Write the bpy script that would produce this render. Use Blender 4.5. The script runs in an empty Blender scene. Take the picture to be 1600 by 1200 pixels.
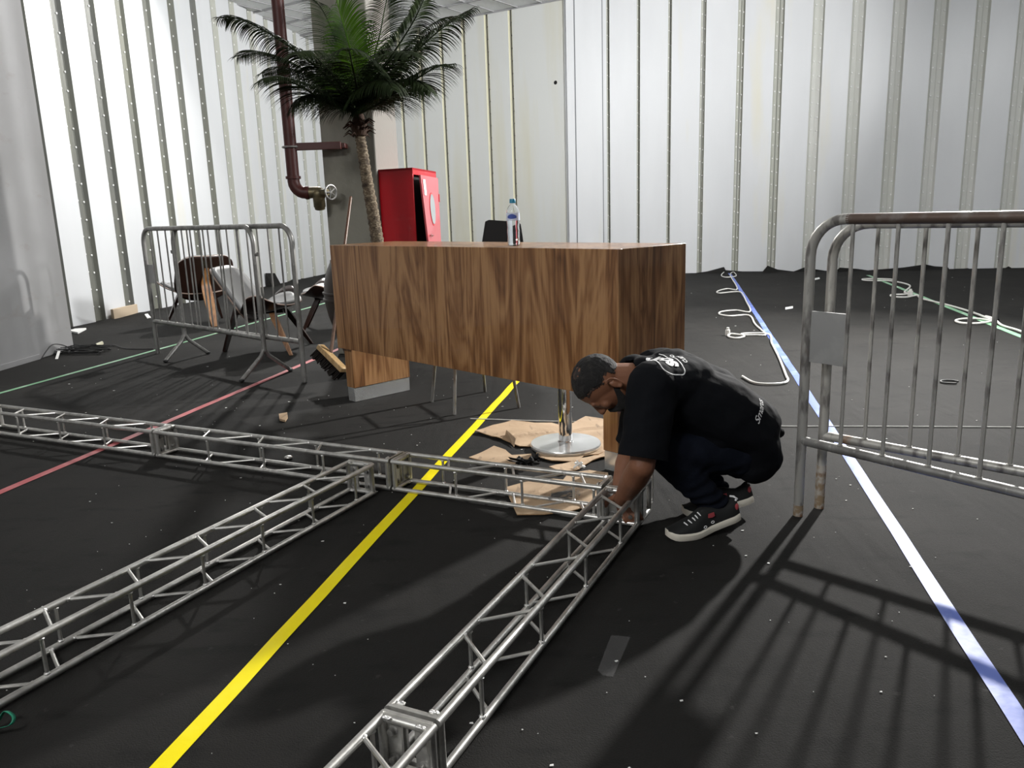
import bpy, bmesh, math, random
from mathutils import Vector as V, Matrix, Quaternion, noise
from mathutils.bvhtree import BVHTree
random.seed(7)
scn = bpy.context.scene
C = scn.collection
PI = math.pi
# ------------------------------------------------------------------ camera
FPX, PITCH, ROLL, CAMH = 1231.76, 0.215909, -0.03326, 1.2
CAM = V((0, 0, CAMH))
_f = V((0, math.cos(PITCH), -math.sin(PITCH))); _u = V((0, math.sin(PITCH), math.cos(PITCH))); _x = V((1, 0, 0))
CX = _x*math.cos(ROLL) + _u*math.sin(ROLL); CU = -_x*math.sin(ROLL) + _u*math.cos(ROLL)
cd = bpy.data.cameras.new('camera'); cam = bpy.data.objects.new('camera', cd); C.objects.link(cam)
cd.sensor_fit = 'HORIZONTAL'; cd.sensor_width = 36; cd.lens = 36*FPX/1600; cd.clip_start = .05; cd.clip_end = 100
m3 = Matrix((CX, CU, -_f)).transposed()
cam.matrix_world = Matrix.Translation(CAM) @ m3.to_4x4()
scn.camera = cam
# ------------------------------------------------------------------ world, lights, exposure
w = bpy.data.worlds.new('world'); scn.world = w; w.use_nodes = True
w.node_tree.nodes['Background'].inputs[0].default_value = (0.93, 0.97, 1.0, 1)
w.node_tree.nodes['Background'].inputs[1].default_value = 0.16
scn.view_settings.view_transform = 'Standard'; scn.view_settings.look = 'None'
scn.view_settings.exposure = 0.0; scn.view_settings.gamma = 1
def area(name, loc, target, size, energy, col=(1, 1, 1), sy=None, spread=PI):
    l = bpy.data.lights.new(name, 'AREA'); l.energy = energy; l.color = col
    if sy: l.shape = 'RECTANGLE'; l.size = size; l.size_y = sy
    else: l.shape = 'DISK'; l.size = size
    l.spread = spread
    o = bpy.data.objects.new(name, l); C.objects.link(o); o.location = loc
    o.rotation_euler = (V(target)-V(loc)).to_track_quat('-Z', 'Y').to_euler()
    return o
area('floodlight', (4.6, 8.05, 3.5), (0.4, 3.6, 0), .20, 430, (1, .98, .95), spread=math.radians(125))
area('floodlight', (-2.35, 12.2, 4.66), (-1.6, 4.5, 0), .25, 360, (1, .98, .95))
area('ceiling_fill', (-2.9, -1.6, 4.7), (-.2, 4.6, 0), 2.0, 330, (1, 1, .99), 1.5)  # soft fill standing in for unseen hall lighting behind the camera
area('ceiling_fill', (0.2, 9.3, 4.72), (-2.6, 14.0, 1.6), 2.0, 70, (.97, .99, 1), 2.0)  # added fill out of view, brightens the left and back walls
area('ceiling_fill', (8.2, 4.6, 4.72), (7.4, 13.0, 1.9), 4.5, 380, (.97, .99, 1), 1.5)  # added fill out of view, evens out the right wall
area('added_wall_fill', (-2.9, 10.2, 4.6), (-5.0, 11.6, 1.2), 4.0, 30, (.97, .99, 1), .5)  # added fill along the left wall, no fitting there
area('added_ceiling_glow', (7.0, 5.0, 3.9), (-1.0, 12.5, 4.78), 0.8, 420, (1, 1, 1), spread=PI*.5)  # added light out of view, only brightens the ceiling and upper walls
# ------------------------------------------------------------------ photograph rays -> places in the hall
def ray(x, y): return ((x-800)*CX - (y-600)*CU + FPX*_f).normalized()
def G(x, y, z=0.): d = ray(x, y); return CAM + d*((z-CAMH)/d.z)
def U(x, y, Y): d = ray(x, y); return CAM + d*(Y/d.y)
def hv(h): h = math.radians(h); return V((math.sin(h), math.cos(h), 0))
def VPl(x, y, p0, h):
    a = math.radians(h); n = V((math.cos(a), -math.sin(a), 0)); d = ray(x, y)
    return CAM + d*(n.dot(V((p0[0], p0[1], 0))-CAM)/n.dot(d))
# ------------------------------------------------------------------ materials
def mat(name, base=(.5,.5,.5), rough=.5, metal=0, spec=.5, bump=None, mix=None, trans=0, coat=0, sheen=0, alpha=1, ior=1.45):
    """mix: list of (colour, scale, low, high, stretch) noise layers over the base; bump: (scale, strength, stretch)"""
    m = bpy.data.materials.new(name); m.use_nodes = True
    nt = m.node_tree; N = nt.nodes; L = nt.links; b = N['Principled BSDF']
    b.inputs['Base Color'].default_value = (*base, 1); b.inputs['Roughness'].default_value = rough
    b.inputs['Metallic'].default_value = metal; b.inputs['Specular IOR Level'].default_value = spec
    b.inputs['Transmission Weight'].default_value = trans; b.inputs['Coat Weight'].default_value = coat
    b.inputs['Sheen Weight'].default_value = sheen; b.inputs['Alpha'].default_value = alpha; b.inputs['IOR'].default_value = ior
    tc = N.new('ShaderNodeTexCoord')
    def noisen(scale, st, detail=4):
        mp = N.new('ShaderNodeMapping'); mp.inputs['Scale'].default_value = st
        n = N.new('ShaderNodeTexNoise'); n.inputs['Scale'].default_value = scale; n.inputs['Detail'].default_value = detail
        L.new(tc.outputs['Object'], mp.inputs[0]); L.new(mp.outputs[0], n.inputs['Vector']); return n
    prev = None
    for (c, sc, lo, hi, st) in (mix or []):
        n = noisen(sc, st); r = N.new('ShaderNodeMapRange'); r.inputs[1].default_value = lo; r.inputs[2].default_value = hi
        L.new(n.outputs[0], r.inputs[0])
        x = N.new('ShaderNodeMix'); x.data_type = 'RGBA'; L.new(r.outputs[0], x.inputs[0])
        if prev: L.new(prev, x.inputs[6])
        else: x.inputs[6].default_value = (*base, 1)
        x.inputs[7].default_value = (*c, 1); prev = x.outputs[2]
    if prev: L.new(prev, b.inputs['Base Color'])
    if bump:
        n = noisen(bump[0], bump[2] if len(bump) > 2 else (1,1,1), 6)
        bp = N.new('ShaderNodeBump'); bp.inputs['Strength'].default_value = bump[1]; bp.inputs['Distance'].default_value = bump[3] if len(bump) > 3 else .01
        L.new(n.outputs[0], bp.inputs['Height']); L.new(bp.outputs[0], b.inputs['Normal'])
    return m
def wood_mat(name, dark, mid, light, scale=1., rough=.38, coat=.1):
    m = mat(name, mid, rough, coat=coat); nt = m.node_tree; N = nt.nodes; L = nt.links; b = N['Principled BSDF']
    tc = [n for n in N if n.type == 'TEX_COORD'][0]
    def nz(scale, st, det, dist=0):
        mp = N.new('ShaderNodeMapping'); mp.inputs['Scale'].default_value = st
        n = N.new('ShaderNodeTexNoise'); n.inputs['Scale'].default_value = scale; n.inputs['Detail'].default_value = det; n.inputs['Distortion'].default_value = dist
        L.new(tc.outputs['Object'], mp.inputs[0]); L.new(mp.outputs[0], n.inputs['Vector']); return n
    a = nz(5*scale, (1,1,.15), 4, 1.1); f = nz(75*scale, (1,1,.022), 4); w2 = nz(2.6*scale, (1,1,.07), 3, .4)
    mul = N.new('ShaderNodeMath'); mul.operation = 'MULTIPLY'; mul.inputs[1].default_value = 5.0; L.new(a.outputs[0], mul.inputs[0])
    fr = N.new('ShaderNodeMath'); fr.operation = 'PINGPONG'; fr.inputs[1].default_value = .5; L.new(mul.outputs[0], fr.inputs[0])
    ad = N.new('ShaderNodeMath'); ad.operation = 'MULTIPLY_ADD'; ad.inputs[1].default_value = .75; L.new(fr.outputs[0], ad.inputs[0]); 
    f2 = N.new('ShaderNodeMath'); f2.operation = 'MULTIPLY'; f2.inputs[1].default_value = .75; L.new(f.outputs[0], f2.inputs[0]); L.new(f2.outputs[0], ad.inputs[2])
    ad2 = N.new('ShaderNodeMath'); ad2.operation = 'MULTIPLY_ADD'; ad2.inputs[1].default_value = .5; L.new(w2.outputs[0], ad2.inputs[0]); L.new(ad.outputs[0], ad2.inputs[2])
    cr = N.new('ShaderNodeValToRGB'); e = cr.color_ramp.elements
    e[0].position = .45; e[0].color = (*dark, 1); e[1].position = 1.12; e[1].color = (*light, 1)
    k = e.new(.72); k.color = (*mid, 1)
    L.new(ad2.outputs[0], cr.inputs[0]); L.new(cr.outputs[0], b.inputs['Base Color'])
    return m
M = {}
M['carpet'] = mat('black_carpet', (.0135,.0130,.0120), .85, spec=.20, bump=(260, .55, (1,1,1), .004),
    mix=[((.021,.0198,.0182), 1.1, .46, .72, (1,1,1)), ((.0068,.0067,.0063), 5, .55, .75, (1,2.2,1)), ((.05,.049,.047), 22, .68, .80, (1,1,1))])
M['white_paint'] = mat('white_wall_paint', (.66,.67,.68), .33, spec=.5, bump=(6, .10, (1,1,.35), .02), mix=[((.60,.61,.62), 1.3, .42, .75, (1,1,.22)), ((.66,.64,.54), 2.1, .60, .76, (1,1,.12))])
M['cream_paint'] = mat('cream_wall_paint', (.66,.67,.65), .42, bump=(6, .1, (1,1,.35), .02), mix=[((.62,.60,.48), 1.7, .47, .68, (1,1,.10))])
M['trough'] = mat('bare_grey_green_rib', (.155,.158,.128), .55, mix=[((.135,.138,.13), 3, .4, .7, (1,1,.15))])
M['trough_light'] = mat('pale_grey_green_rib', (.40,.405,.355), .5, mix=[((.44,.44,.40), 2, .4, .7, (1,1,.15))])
M['trough_dark'] = mat('dark_rib_seam', (.12,.12,.11), .6)  # dark seam down the middle of a rib
M['cream_rib'] = mat('yellowed_cream_rib', (.58,.56,.42), .5)
M['bolt_white'] = mat('white_painted_bolt', (.8,.8,.78), .3)
M['bolt_dark'] = mat('rusty_bolt', (.20,.18,.15), .5)
M['partition'] = mat('grey_white_plaster', (.33,.33,.335), .8, mix=[((.29,.29,.29), 1.2, .4, .7, (1,1,1)), ((.28,.265,.255), 4, .62, .8, (1,1,2))])
M['ceiling'] = mat('white_ceiling_panel', (.85,.86,.86), .6)
M['seam'] = mat('grey_seam', (.16,.17,.18), .7)
M['walnut'] = wood_mat('walnut_laminate', (.072,.028,.009), (.215,.098,.037), (.37,.20,.088), coat=.3)
M['alu'] = mat('brushed_aluminium', (.80,.81,.80), .22, .75, bump=(40, .05, (1,1,1), .002), mix=[((.62,.63,.62), 9, .4, .7, (1,1,1))])
M['truss'] = mat('dull_aluminium_tube', (.66,.65,.62), .36, .8, mix=[((.40,.39,.37), 14, .45, .72, (1,1,1)), ((.78,.77,.74), 40, .6, .75, (1,1,1))])
M['weld'] = mat('bright_weld_bead', (.80,.79,.77), .28, 1, bump=(180, .5))
M['chrome'] = mat('chrome', (.80,.80,.80), .06, 1)
M['galv'] = mat('galvanised_steel', (.34,.335,.32), .42, .55, mix=[((.20,.195,.185), 14, .42, .68, (1,1,.5)), ((.55,.54,.52), 35, .60, .72, (1,1,.4))])
M['galv_rust'] = mat('rusty_galvanised_steel', (.15,.11,.09), .42, .5, mix=[((.27,.25,.24), 10, .48, .66, (1,1,1)), ((.12,.05,.028), 6, .5, .7, (1,1,1))])
M['galv_worn'] = mat('worn_galvanised_steel', (.46,.45,.42), .4, .4, mix=[((.20,.19,.18), 26, .5, .62, (1,1,.3)), ((.30,.15,.06), 9, .62, .75, (1,1,.6))])
M['rust'] = mat('orange_rust', (.26,.19,.12), .8, mix=[((.42,.39,.35), 30, .42, .58, (1,1,1)), ((.16,.065,.02), 16, .56, .66, (1,1,1))])
M['bronze'] = mat('old_bronze', (.17,.14,.08), .45, .75, mix=[((.09,.08,.055), 20, .4, .7, (1,1,1))])
M['pipe'] = mat('oxide_red_pipe_paint', (.060,.012,.009), .5, bump=(30, .08))
M['red'] = mat('red_enamel', (.52,.004,.012), .38, bump=(140, .12), coat=.2)
M['red_door'] = mat('lit_red_enamel', (.50,.07,.085), .30, coat=.5)  # cabinet red, made paler and pinker for light from the right
M['black_in'] = mat('dark_interior', (.004,.004,.004), .8)
M['paper'] = mat('white_paper', (.8,.8,.78), .7)
M['ink'] = mat('black_ink', (.03,.03,.03), .6)
M['glass'] = mat('frosted_glass', (.28,.31,.31), .25)
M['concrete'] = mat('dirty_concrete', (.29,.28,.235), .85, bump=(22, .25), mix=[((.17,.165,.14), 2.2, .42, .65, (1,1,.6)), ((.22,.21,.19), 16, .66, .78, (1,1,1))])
M['concrete_side'] = mat('lit_side_concrete', (.20,.19,.17), .8, bump=(22, .15))  # column's lit side; the fall of light is put into its tone
M['card'] = mat('brown_cardboard', (.42,.30,.19), .8, bump=(5, .5, (1,1,1), .02), mix=[((.33,.23,.14), 4, .48, .66, (1,1,1)), ((.27,.19,.12), 9, .62, .68, (3,.6,1))])
M['card_edge'] = mat('cardboard_edge', (.40,.25,.13), .8)
M['black_plastic'] = mat('black_plastic', (.008,.008,.008), .6, spec=.3)
M['black_rubber'] = mat('black_rubber', (.02,.02,.02), .55)
M['white_cable'] = mat('white_cable', (.72,.71,.67), .45)
M['pet'] = mat('clear_bottle_plastic', (.97,.985,1), .03, trans=1, ior=1.30)
M['water'] = mat('water', (.97,.99,1), .0, trans=1, ior=1.33)
M['cap'] = mat('blue_cap', (.02,.22,.36), .4)
M['label'] = mat('pale_blue_label', (.62,.68,.82), .4)
M['label_blue'] = mat('blue_print', (.06,.10,.38), .4)
M['leather'] = mat('grey_leather', (.27,.27,.27), .40, bump=(120, .1))
M['ply'] = mat('dark_bent_plywood', (.022,.009,.006), .33, coat=.3)
M['ply_warm'] = wood_mat('warm_bent_plywood', (.12,.045,.015), (.26,.11,.035), (.36,.17,.06), 2.)
M['ply_edge'] = mat('pale_plywood_rim', (.30,.22,.18), .4)
M['trunk'] = mat('woven_palm_bark', (.115,.085,.055), .9, bump=(70, .9, (1,1,1), .01), mix=[((.28,.23,.16), 45, .5, .62, (1,1,3)), ((.04,.028,.02), 20, .5, .7, (1,1,1))])
M['fibre'] = mat('dark_crown_fibre', (.045,.022,.012), .9, bump=(60, .8))
M['leaf'] = mat('dark_green_leaf', (.014,.023,.008), .65, spec=.15, mix=[((.026,.042,.012), 5, .45, .7, (1,1,1))])
M['leaf_bright'] = mat('bright_green_leaf', (.075,.17,.010), .5, spec=.2, mix=[((.020,.050,.014), 4, .45, .65, (1,1,1))])
M['pot'] = mat('dark_brown_glaze', (.036,.026,.021), .42, bump=(30, .05))
M['handle'] = wood_mat('broom_handle_wood', (.07,.035,.022), (.12,.065,.042), (.17,.10,.065), 3.)
M['broomwood'] = wood_mat('pale_broom_block', (.28,.17,.07), (.40,.26,.12), (.5,.34,.17), 4.)
M['bristle'] = mat('dark_bristles', (.012,.008,.006), .7)
M['pale_wood'] = mat('beige_block', (.50,.40,.29), .8)
M['skin'] = mat('brown_skin', (.225,.098,.054), .50, bump=(160, .12), mix=[((.18,.072,.038), 9, .42, .7, (1,1,1))])
M['hair'] = mat('short_dark_hair', (.012,.011,.011), .75, bump=(420, 1.0, (1,1,.5), .006), mix=[((.040,.035,.032), 38, .5, .75, (1,1,1))])
M['stubble'] = mat('thin_hair_over_scalp', (.060,.034,.025), .7, bump=(420, .8, (1,1,.5), .004), mix=[((.025,.020,.018), 55, .42, .6, (1,1,1))])
M['shirt'] = mat('black_cotton', (.0034,.0040,.0058), .85, spec=.18, bump=(10, .35, (1,1,1), .02))
M['jeans'] = mat('dark_blue_denim', (.0042,.0058,.0115), .85, spec=.18, bump=(16, .35, (1,1,1.5), .02), mix=[((.007,.010,.020), 6, .5, .75, (1,1,1))])
M['canvas'] = mat('black_canvas', (.010,.011,.011), .8, bump=(500, .3, (1,1,1), .002))
M['sole'] = mat('off_white_rubber', (.70,.66,.57), .5)
M['white'] = mat('white_print', (.82,.82,.82), .55)
M['red_patch'] = mat('red_patch', (.38,.06,.07), .6)
M['eye'] = mat('eye_white', (.7,.7,.68), .2)
def tape_mat(n, c, c2): return mat(n, c, .38, spec=.45, bump=(14, .35, (1,1,1), .008), mix=[(c2, 7, .5, .72, (1,1,1))])
M['tape_yellow'] = mat('yellow_tape', (.86,.72,.0), .5, spec=.3, bump=(14, .3, (1,1,1), .008), mix=[((.88,.76,.02), 7, .5, .72, (1,1,1))])
M['tape_blue'] = mat('blue_tape', (.12,.18,.56), .5, spec=.3, bump=(14, .35, (1,1,1), .008), mix=[((.26,.33,.66), 7, .5, .72, (1,1,1))])
M['tape_red'] = tape_mat('red_tape', (.52,.12,.13), (.58,.22,.22))
M['tape_green'] = tape_mat('green_tape', (.22,.47,.27), (.52,.66,.54))
M['green_ribbon'] = mat('dark_green_ribbon', (.01,.22,.13), .35)
M['film'] = mat('clear_film', (.3,.3,.3), .45, alpha=.09, spec=.3)
M['string'] = mat('pale_string', (.55,.55,.52), .7)
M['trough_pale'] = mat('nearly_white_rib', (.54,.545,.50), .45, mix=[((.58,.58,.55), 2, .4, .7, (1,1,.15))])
# ------------------------------------------------------------------ mesh builder
def frame(d):
    d = V(d).normalized(); a = V((0,0,1)) if abs(d.z) < .9 else V((1,0,0))
    x = d.cross(a).normalized(); return x, d.cross(x).normalized(), d
class MB:
    def __init__(s): s.v = []; s.f = []; s.mi = []
    def face(s, f, m=0): s.f.append(f); s.mi.append(m)
    def box(s, lo, hi, mt=None, m=0):
        b = len(s.v)
        for z in (lo[2], hi[2]):
            for x, y in ((lo[0],lo[1]),(hi[0],lo[1]),(hi[0],hi[1]),(lo[0],hi[1])):
                p = V((x,y,z)); s.v.append(mt @ p if mt else p)
        for q in ((3,2,1,0),(4,5,6,7),(0,1,5,4),(1,2,6,5),(2,3,7,6),(3,0,4,7)): s.face([b+i for i in q], m)
    def rings(s, R, m=0, cap=True, close=False):
        b = len(s.v); n = len(R[0])
        for r in R: s.v += [V(p) for p in r]
        K = len(R)
        for k in range(K if close else K-1):
            k2 = (k+1) % K
            for i in range(n):
                j = (i+1) % n; s.face([b+k*n+i, b+k*n+j, b+k2*n+j, b+k2*n+i], m)
        if cap and not close:
            s.face([b+i for i in range(n)][::-1], m); s.face([b+(K-1)*n+i for i in range(n)], m)
    def tube(s, pts, r, n=10, m=0, cap=True):
        pts = [V(p) for p in pts]; R = []; up = None
        rr = r if isinstance(r, (list, tuple)) else [r]*len(pts)
        for i, p in enumerate(pts):
            d = (pts[min(i+1, len(pts)-1)] - pts[max(i-1, 0)])
            if d.length < 1e-9: d = V((0,0,1))
            d.normalize()
            if up is None: x, y, _ = frame(d)
            else:
                x = up - d*up.dot(d)
                if x.length < 1e-6: x, y, _ = frame(d)
                x.normalize(); y = d.cross(x)
            up = x
            R.append([p + (x*math.cos(2*PI*k/n) + y*math.sin(2*PI*k/n))*rr[i] for k in range(n)])
        s.rings(R, m, cap)
    def lathe(s, prof, c=(0,0,0), n=32, m=0, ax=(0,0,1)):
        x, y, d = frame(ax); c = V(c)
        if tuple(ax) == (0,0,1): x, y, d = V((1,0,0)), V((0,1,0)), V((0,0,1))
        s.rings([[c + d*z + (x*math.cos(2*PI*k/n)+y*math.sin(2*PI*k/n))*max(r, 1e-5) for k in range(n)] for r, z in prof], m)
    def cone(s, p0, r0, p1, r1, n=18, k=5):
        p0 = V(p0); p1 = V(p1); d = p1-p0; L = d.length
        pr = [(r0*math.sin(PI/2*i/k), -r0*math.cos(PI/2*i/k)) for i in range(0, k+1)] + [(r1*math.cos(PI/2*i/k), L+r1*math.sin(PI/2*i/k)) for i in range(0, k+1)]
        pr[0] = (1e-4, pr[0][1]); pr[-1] = (1e-4, pr[-1][1])
        x, y, dd = frame(d)
        s.rings([[p0 + dd*z + (x*math.cos(2*PI*q/n)+y*math.sin(2*PI*q/n))*r for q in range(n)] for r, z in pr])
    def ell(s, c, r, rot=None, n=24, k=14, m=0):
        c = V(c); R = []
        for i in range(k+1):
            t = PI*i/k; a = max(math.sin(t), 1e-3)
            ring = []
            for q in range(n):
                p = V((r[0]*a*math.cos(2*PI*q/n), r[1]*a*math.sin(2*PI*q/n), -r[2]*math.cos(t)))
                ring.append(c + (rot @ p if rot else p))
            R.append(ring)
        s.rings(R, m)
    def prism(s, pts, d, m=0, m_side=None):
        b = len(s.v); n = len(pts); d = V(d)
        s.v += [V(p) for p in pts] + [V(p)+d for p in pts]
        s.face(list(range(b, b+n))[::-1], m); s.face(list(range(b+n, b+2*n)), m)
        for i in range(n):
            j = (i+1) % n; s.face([b+i, b+j, b+n+j, b+n+i], m if m_side is None else m_side)
    def build(s, name, mats, parent=None, smooth=True, origin=None, bevel=0, fix=True):
        me = bpy.data.meshes.new(name)
        o0 = V(origin) if origin is not None else V((0,0,0))
        me.from_pydata([tuple(v-o0) for v in s.v], [], s.f)
        if not isinstance(mats, (list, tuple)): mats = [mats]
        for m_ in mats: me.materials.append(M[m_])
        me.polygons.foreach_set('material_index', s.mi)
        if fix:
            b = bmesh.new(); b.from_mesh(me); bmesh.ops.recalc_face_normals(b, faces=b.faces); b.to_mesh(me); b.free()
        if smooth:
            me.polygons.foreach_set('use_smooth', [True]*len(me.polygons)); me.set_sharp_from_angle(angle=math.radians(38))
        o = bpy.data.objects.new(name, me); C.objects.link(o); o.location = o0
        if parent is not None:
            o.parent = parent; o.location = o0 - getp(parent)
        if bevel:
            md = o.modifiers.new('bevel', 'BEVEL'); md.width = bevel; md.segments = 2; md.limit_method = 'ANGLE'
        return o
def getp(o): return o.location + (getp(o.parent) if o.parent else V((0,0,0)))
def thing(name, loc, label, cat, group=None):
    o = bpy.data.objects.new(name, None); C.objects.link(o); o.location = V(loc); o.empty_display_size = .1
    o['label'] = label; o['category'] = cat
    if group: o['group'] = group
    return o
def tag(o, label, cat, group=None, kind=None):
    o['label'] = label; o['category'] = cat
    if group: o['group'] = group
    if kind: o['kind'] = kind
    return o
def struct(o): o['kind'] = 'structure'; return o
def smooth_path(pts, sub=6, close=False):
    pts = [V(p) for p in pts]; out = []; n = len(pts)
    for i in range(n if close else n-1):
        if close: p0, p1, p2, p3 = pts[(i-1) % n], pts[i], pts[(i+1) % n], pts[(i+2) % n]
        else: p0, p1, p2, p3 = pts[max(i-1,0)], pts[i], pts[i+1], pts[min(i+2, n-1)]
        for k in range(sub):
            t = k/sub
            out.append(.5*((2*p1) + (p2-p0)*t + (2*p0-5*p1+4*p2-p3)*t*t + (3*p1-p0-3*p2+p3)*t**3))
    if not close: out.append(pts[-1])
    return out
# ------------------------------------------------------------------ floor
b = MB(); nx, ny = 130, 130; x0, x1, y0, y1 = -7.5, 13.5, -7., 19.
for j in range(ny+1):
    for i in range(nx+1):
        x = x0+(x1-x0)*i/nx; y = y0+(y1-y0)*j/ny
        b.v.append(V((x, y, -.0015)))
for j in range(ny):
    for i in range(nx): a = j*(nx+1)+i; b.face([a, a+1, a+nx+2, a+nx+1])
fl = struct(b.build('floor', 'carpet', smooth=False))
mc = M['carpet'].node_tree       # long soft wrinkles of the loose carpet
N = mc.nodes; L = mc.links; tc = [n for n in N if n.type == 'TEX_COORD'][0]
bp0 = [n for n in N if n.type == 'BUMP'][0]
mp = N.new('ShaderNodeMapping'); mp.inputs['Rotation'].default_value = (0,0,math.radians(-50)); mp.inputs['Scale'].default_value = (1, .22, 1)
nn = N.new('ShaderNodeTexNoise'); nn.inputs['Scale'].default_value = 2.6; nn.inputs['Detail'].default_value = 3; nn.inputs['Distortion'].default_value = .8
bp1 = N.new('ShaderNodeBump'); bp1.inputs['Strength'].default_value = .42; bp1.inputs['Distance'].default_value = .04
L.new(tc.outputs['Object'], mp.inputs[0]); L.new(mp.outputs[0], nn.inputs['Vector']); L.new(nn.outputs[0], bp1.inputs['Height'])
L.new(bp1.outputs[0], bp0.inputs['Normal'])
# ------------------------------------------------------------------ walls
CEIL = 4.78
def ribbed_wall(name, p0, h, s0, s1, troughs, tw_, depth, nside, mats, H=CEIL, bolts=(), dbl=True, bolt_m=3, pale=.3):
    """flat sheets with recessed ribs; nside: unit vector towards the room"""
    d = hv(h); b = MB(); s = s0; n = V(nside)
    P = lambda s_, off, z: V((p0[0], p0[1], 0)) + d*s_ + n*off + V((0,0,z))
    def strip(a, oa, c, oc, m):
        i = len(b.v); b.v += [P(a,oa,0), P(c,oc,0), P(c,oc,H), P(a,oa,H)]; b.face([i,i+1,i+2,i+3], m)
    for t in troughs:
        if t < s0 or t > s1: continue
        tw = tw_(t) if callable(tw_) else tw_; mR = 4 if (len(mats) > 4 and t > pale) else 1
        a, c = t-tw/2, t+tw/2; sl = tw*.13
        strip(s, 0, a-.012, 0, 0); strip(a-.012, 0, a, 0, 0 if mR == 1 else 1); strip(a, 0, a+sl, -depth, mR); 
        strip(a+sl, -depth, t-.008, -depth, mR); strip(t-.008, -depth, t+.008, -depth-.008, 2 if mR == 1 else mR); strip(t+.008, -depth-.008, c-sl, -depth, mR)
        strip(c-sl, -depth, c, 0, mR); s = c
        for k in range(40):
            z = .17+k*.2185
            if z > H: break
            for q in ((t-tw*.27, t+tw*.27) if dbl else (t+tw*.2,)):
                zz = z + (.02 if q < t else 0)
                c0 = P(q, -depth, zz); i = len(b.v); x_, y_ = d, V((0,0,1))
                R = [[c0 + n*o_ + (x_*math.cos(2*PI*g/8)+y_*math.sin(2*PI*g/8))*r_*min(1, tw/.1) for g in range(8)] for r_, o_ in ((.014,0),(.013,.006),(.006,.011))]
                b.rings(R, 3)
    strip(s, 0, s1, 0, 0)
    i = len(b.v); b.v += [P(s0,-.12,0), P(s1,-.12,0), P(s1,-.12,H), P(s0,-.12,H)]; b.face([i,i+1,i+2,i+3], 0)
    return struct(b.build(name, mats, smooth=False, fix=False))
LP = G(150, 503); RP = G(1190, 425)
rv = hv(102); RO = V((RP[0], RP[1], 0)) + rv*(-3.393)     # where the right wall meets the back section
bd = hv(122)
lv = hv(10)
# corner of left wall and back section
A_ = Matrix(((lv.x, bd.x), (lv.y, bd.y))).inverted() @ V((RO.x-LP.x, RO.y-LP.y))
sL, sB = A_[0], -A_[1]
tl = [.1+.61*k for k in range(-14, 30)]
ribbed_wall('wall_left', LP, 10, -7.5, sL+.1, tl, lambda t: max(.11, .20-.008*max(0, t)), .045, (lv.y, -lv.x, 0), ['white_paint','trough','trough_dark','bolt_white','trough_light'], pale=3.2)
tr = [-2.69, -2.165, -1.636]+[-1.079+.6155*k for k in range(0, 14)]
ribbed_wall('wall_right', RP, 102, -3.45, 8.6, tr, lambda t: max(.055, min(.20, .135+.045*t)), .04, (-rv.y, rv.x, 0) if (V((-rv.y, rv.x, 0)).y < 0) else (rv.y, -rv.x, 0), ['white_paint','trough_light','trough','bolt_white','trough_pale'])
nb = V((bd.y, -bd.x, 0)); nb = nb if nb.y < 0 else -nb
ribbed_wall('wall_back', RO, 122, -sB*-1 if False else sB-.1, 0, [-.0-.52*k-1.17 for k in range(12)][::-1], .085, .022, nb, ['cream_paint','cream_rib','trough_dark','bolt_dark'], dbl=False)
# smooth flat column of panels between the two ribbed walls
b = MB(); pn = V((rv.y, -rv.x, 0)); pn = pn if pn.y < 0 else -pn
def onw(s_, off, z): return RO + rv*s_ + pn*off + V((0,0,z))
b.prism([onw(-.02,.005,0), onw(.60,.005,0), onw(.60,.035,0), onw(-.02,.035,0)], (0,0,CEIL), 0)
struct(b.build('trim_1', ['white_paint'], smooth=False))
b = MB(); b.prism([onw(.12,.03,0), onw(.135,.03,0), onw(.135,.041,0), onw(.12,.041,0)], (0,0,CEIL))
b.prism([onw(.600,.0,0), onw(.612,.0,0), onw(.612,.03,0), onw(.600,.03,0)], (0,0,CEIL))
struct(b.build('trim_2', ['seam'], smooth=False))
hp = VPl(868, 129, RO, 122)
b = MB(); b.lathe([(.0,0),(.033,0),(.034,.001),(.030,.0025),(.0,.002)], hp+nb*.0005, 20, 0, nb)
tag(b.build('cable_hole', ['black_in'], origin=hp), 'small round black hole high on the smooth white wall panel', 'hole')
# side partition on the left
b = MB(); P0 = G(116, 545); ph = hv(3.0); pl = V((-ph.y, ph.x, 0))
b.prism([P0, P0-ph*12, P0-ph*12+pl*.16, P0+pl*.16], (0,0,CEIL))
struct(b.build('wall_side', 'partition', smooth=False, bevel=.006))
b = MB(); b.prism([P0+(-pl)*.014-ph*.55, P0+(-pl)*.014-ph*6, P0-ph*6-pl*.001, P0-ph*.55-pl*.001], (0,0,.045))
struct(b.build('baseboard_side', 'partition', smooth=False))
# ceiling with light panel ribs
b = MB(); b.box((-9, -7, CEIL), (14, 20, CEIL+.1)); struct(b.build('ceiling', 'ceiling', smooth=False))
b = MB()
for k in range(24):
    c0 = RO + bd*(-8+k*.5) ; 
    b.box((-.012, -11, CEIL-.018), (.012, 3, CEIL-.001), Matrix.Translation((c0.x, c0.y, 0)) @ Matrix.Rotation(-math.radians(32+ (k%3)*2), 4, 'Z'))
for k in range(9):
    c0 = RO - nb*-.9*k
    b.box((-10, -.01, CEIL-.03), (5, .01, CEIL-.001), Matrix.Translation((c0.x, c0.y, 0)) @ Matrix.Rotation(-math.radians(32), 4, 'Z'))
struct(b.build('trim_3', 'partition', smooth=False))
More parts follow.
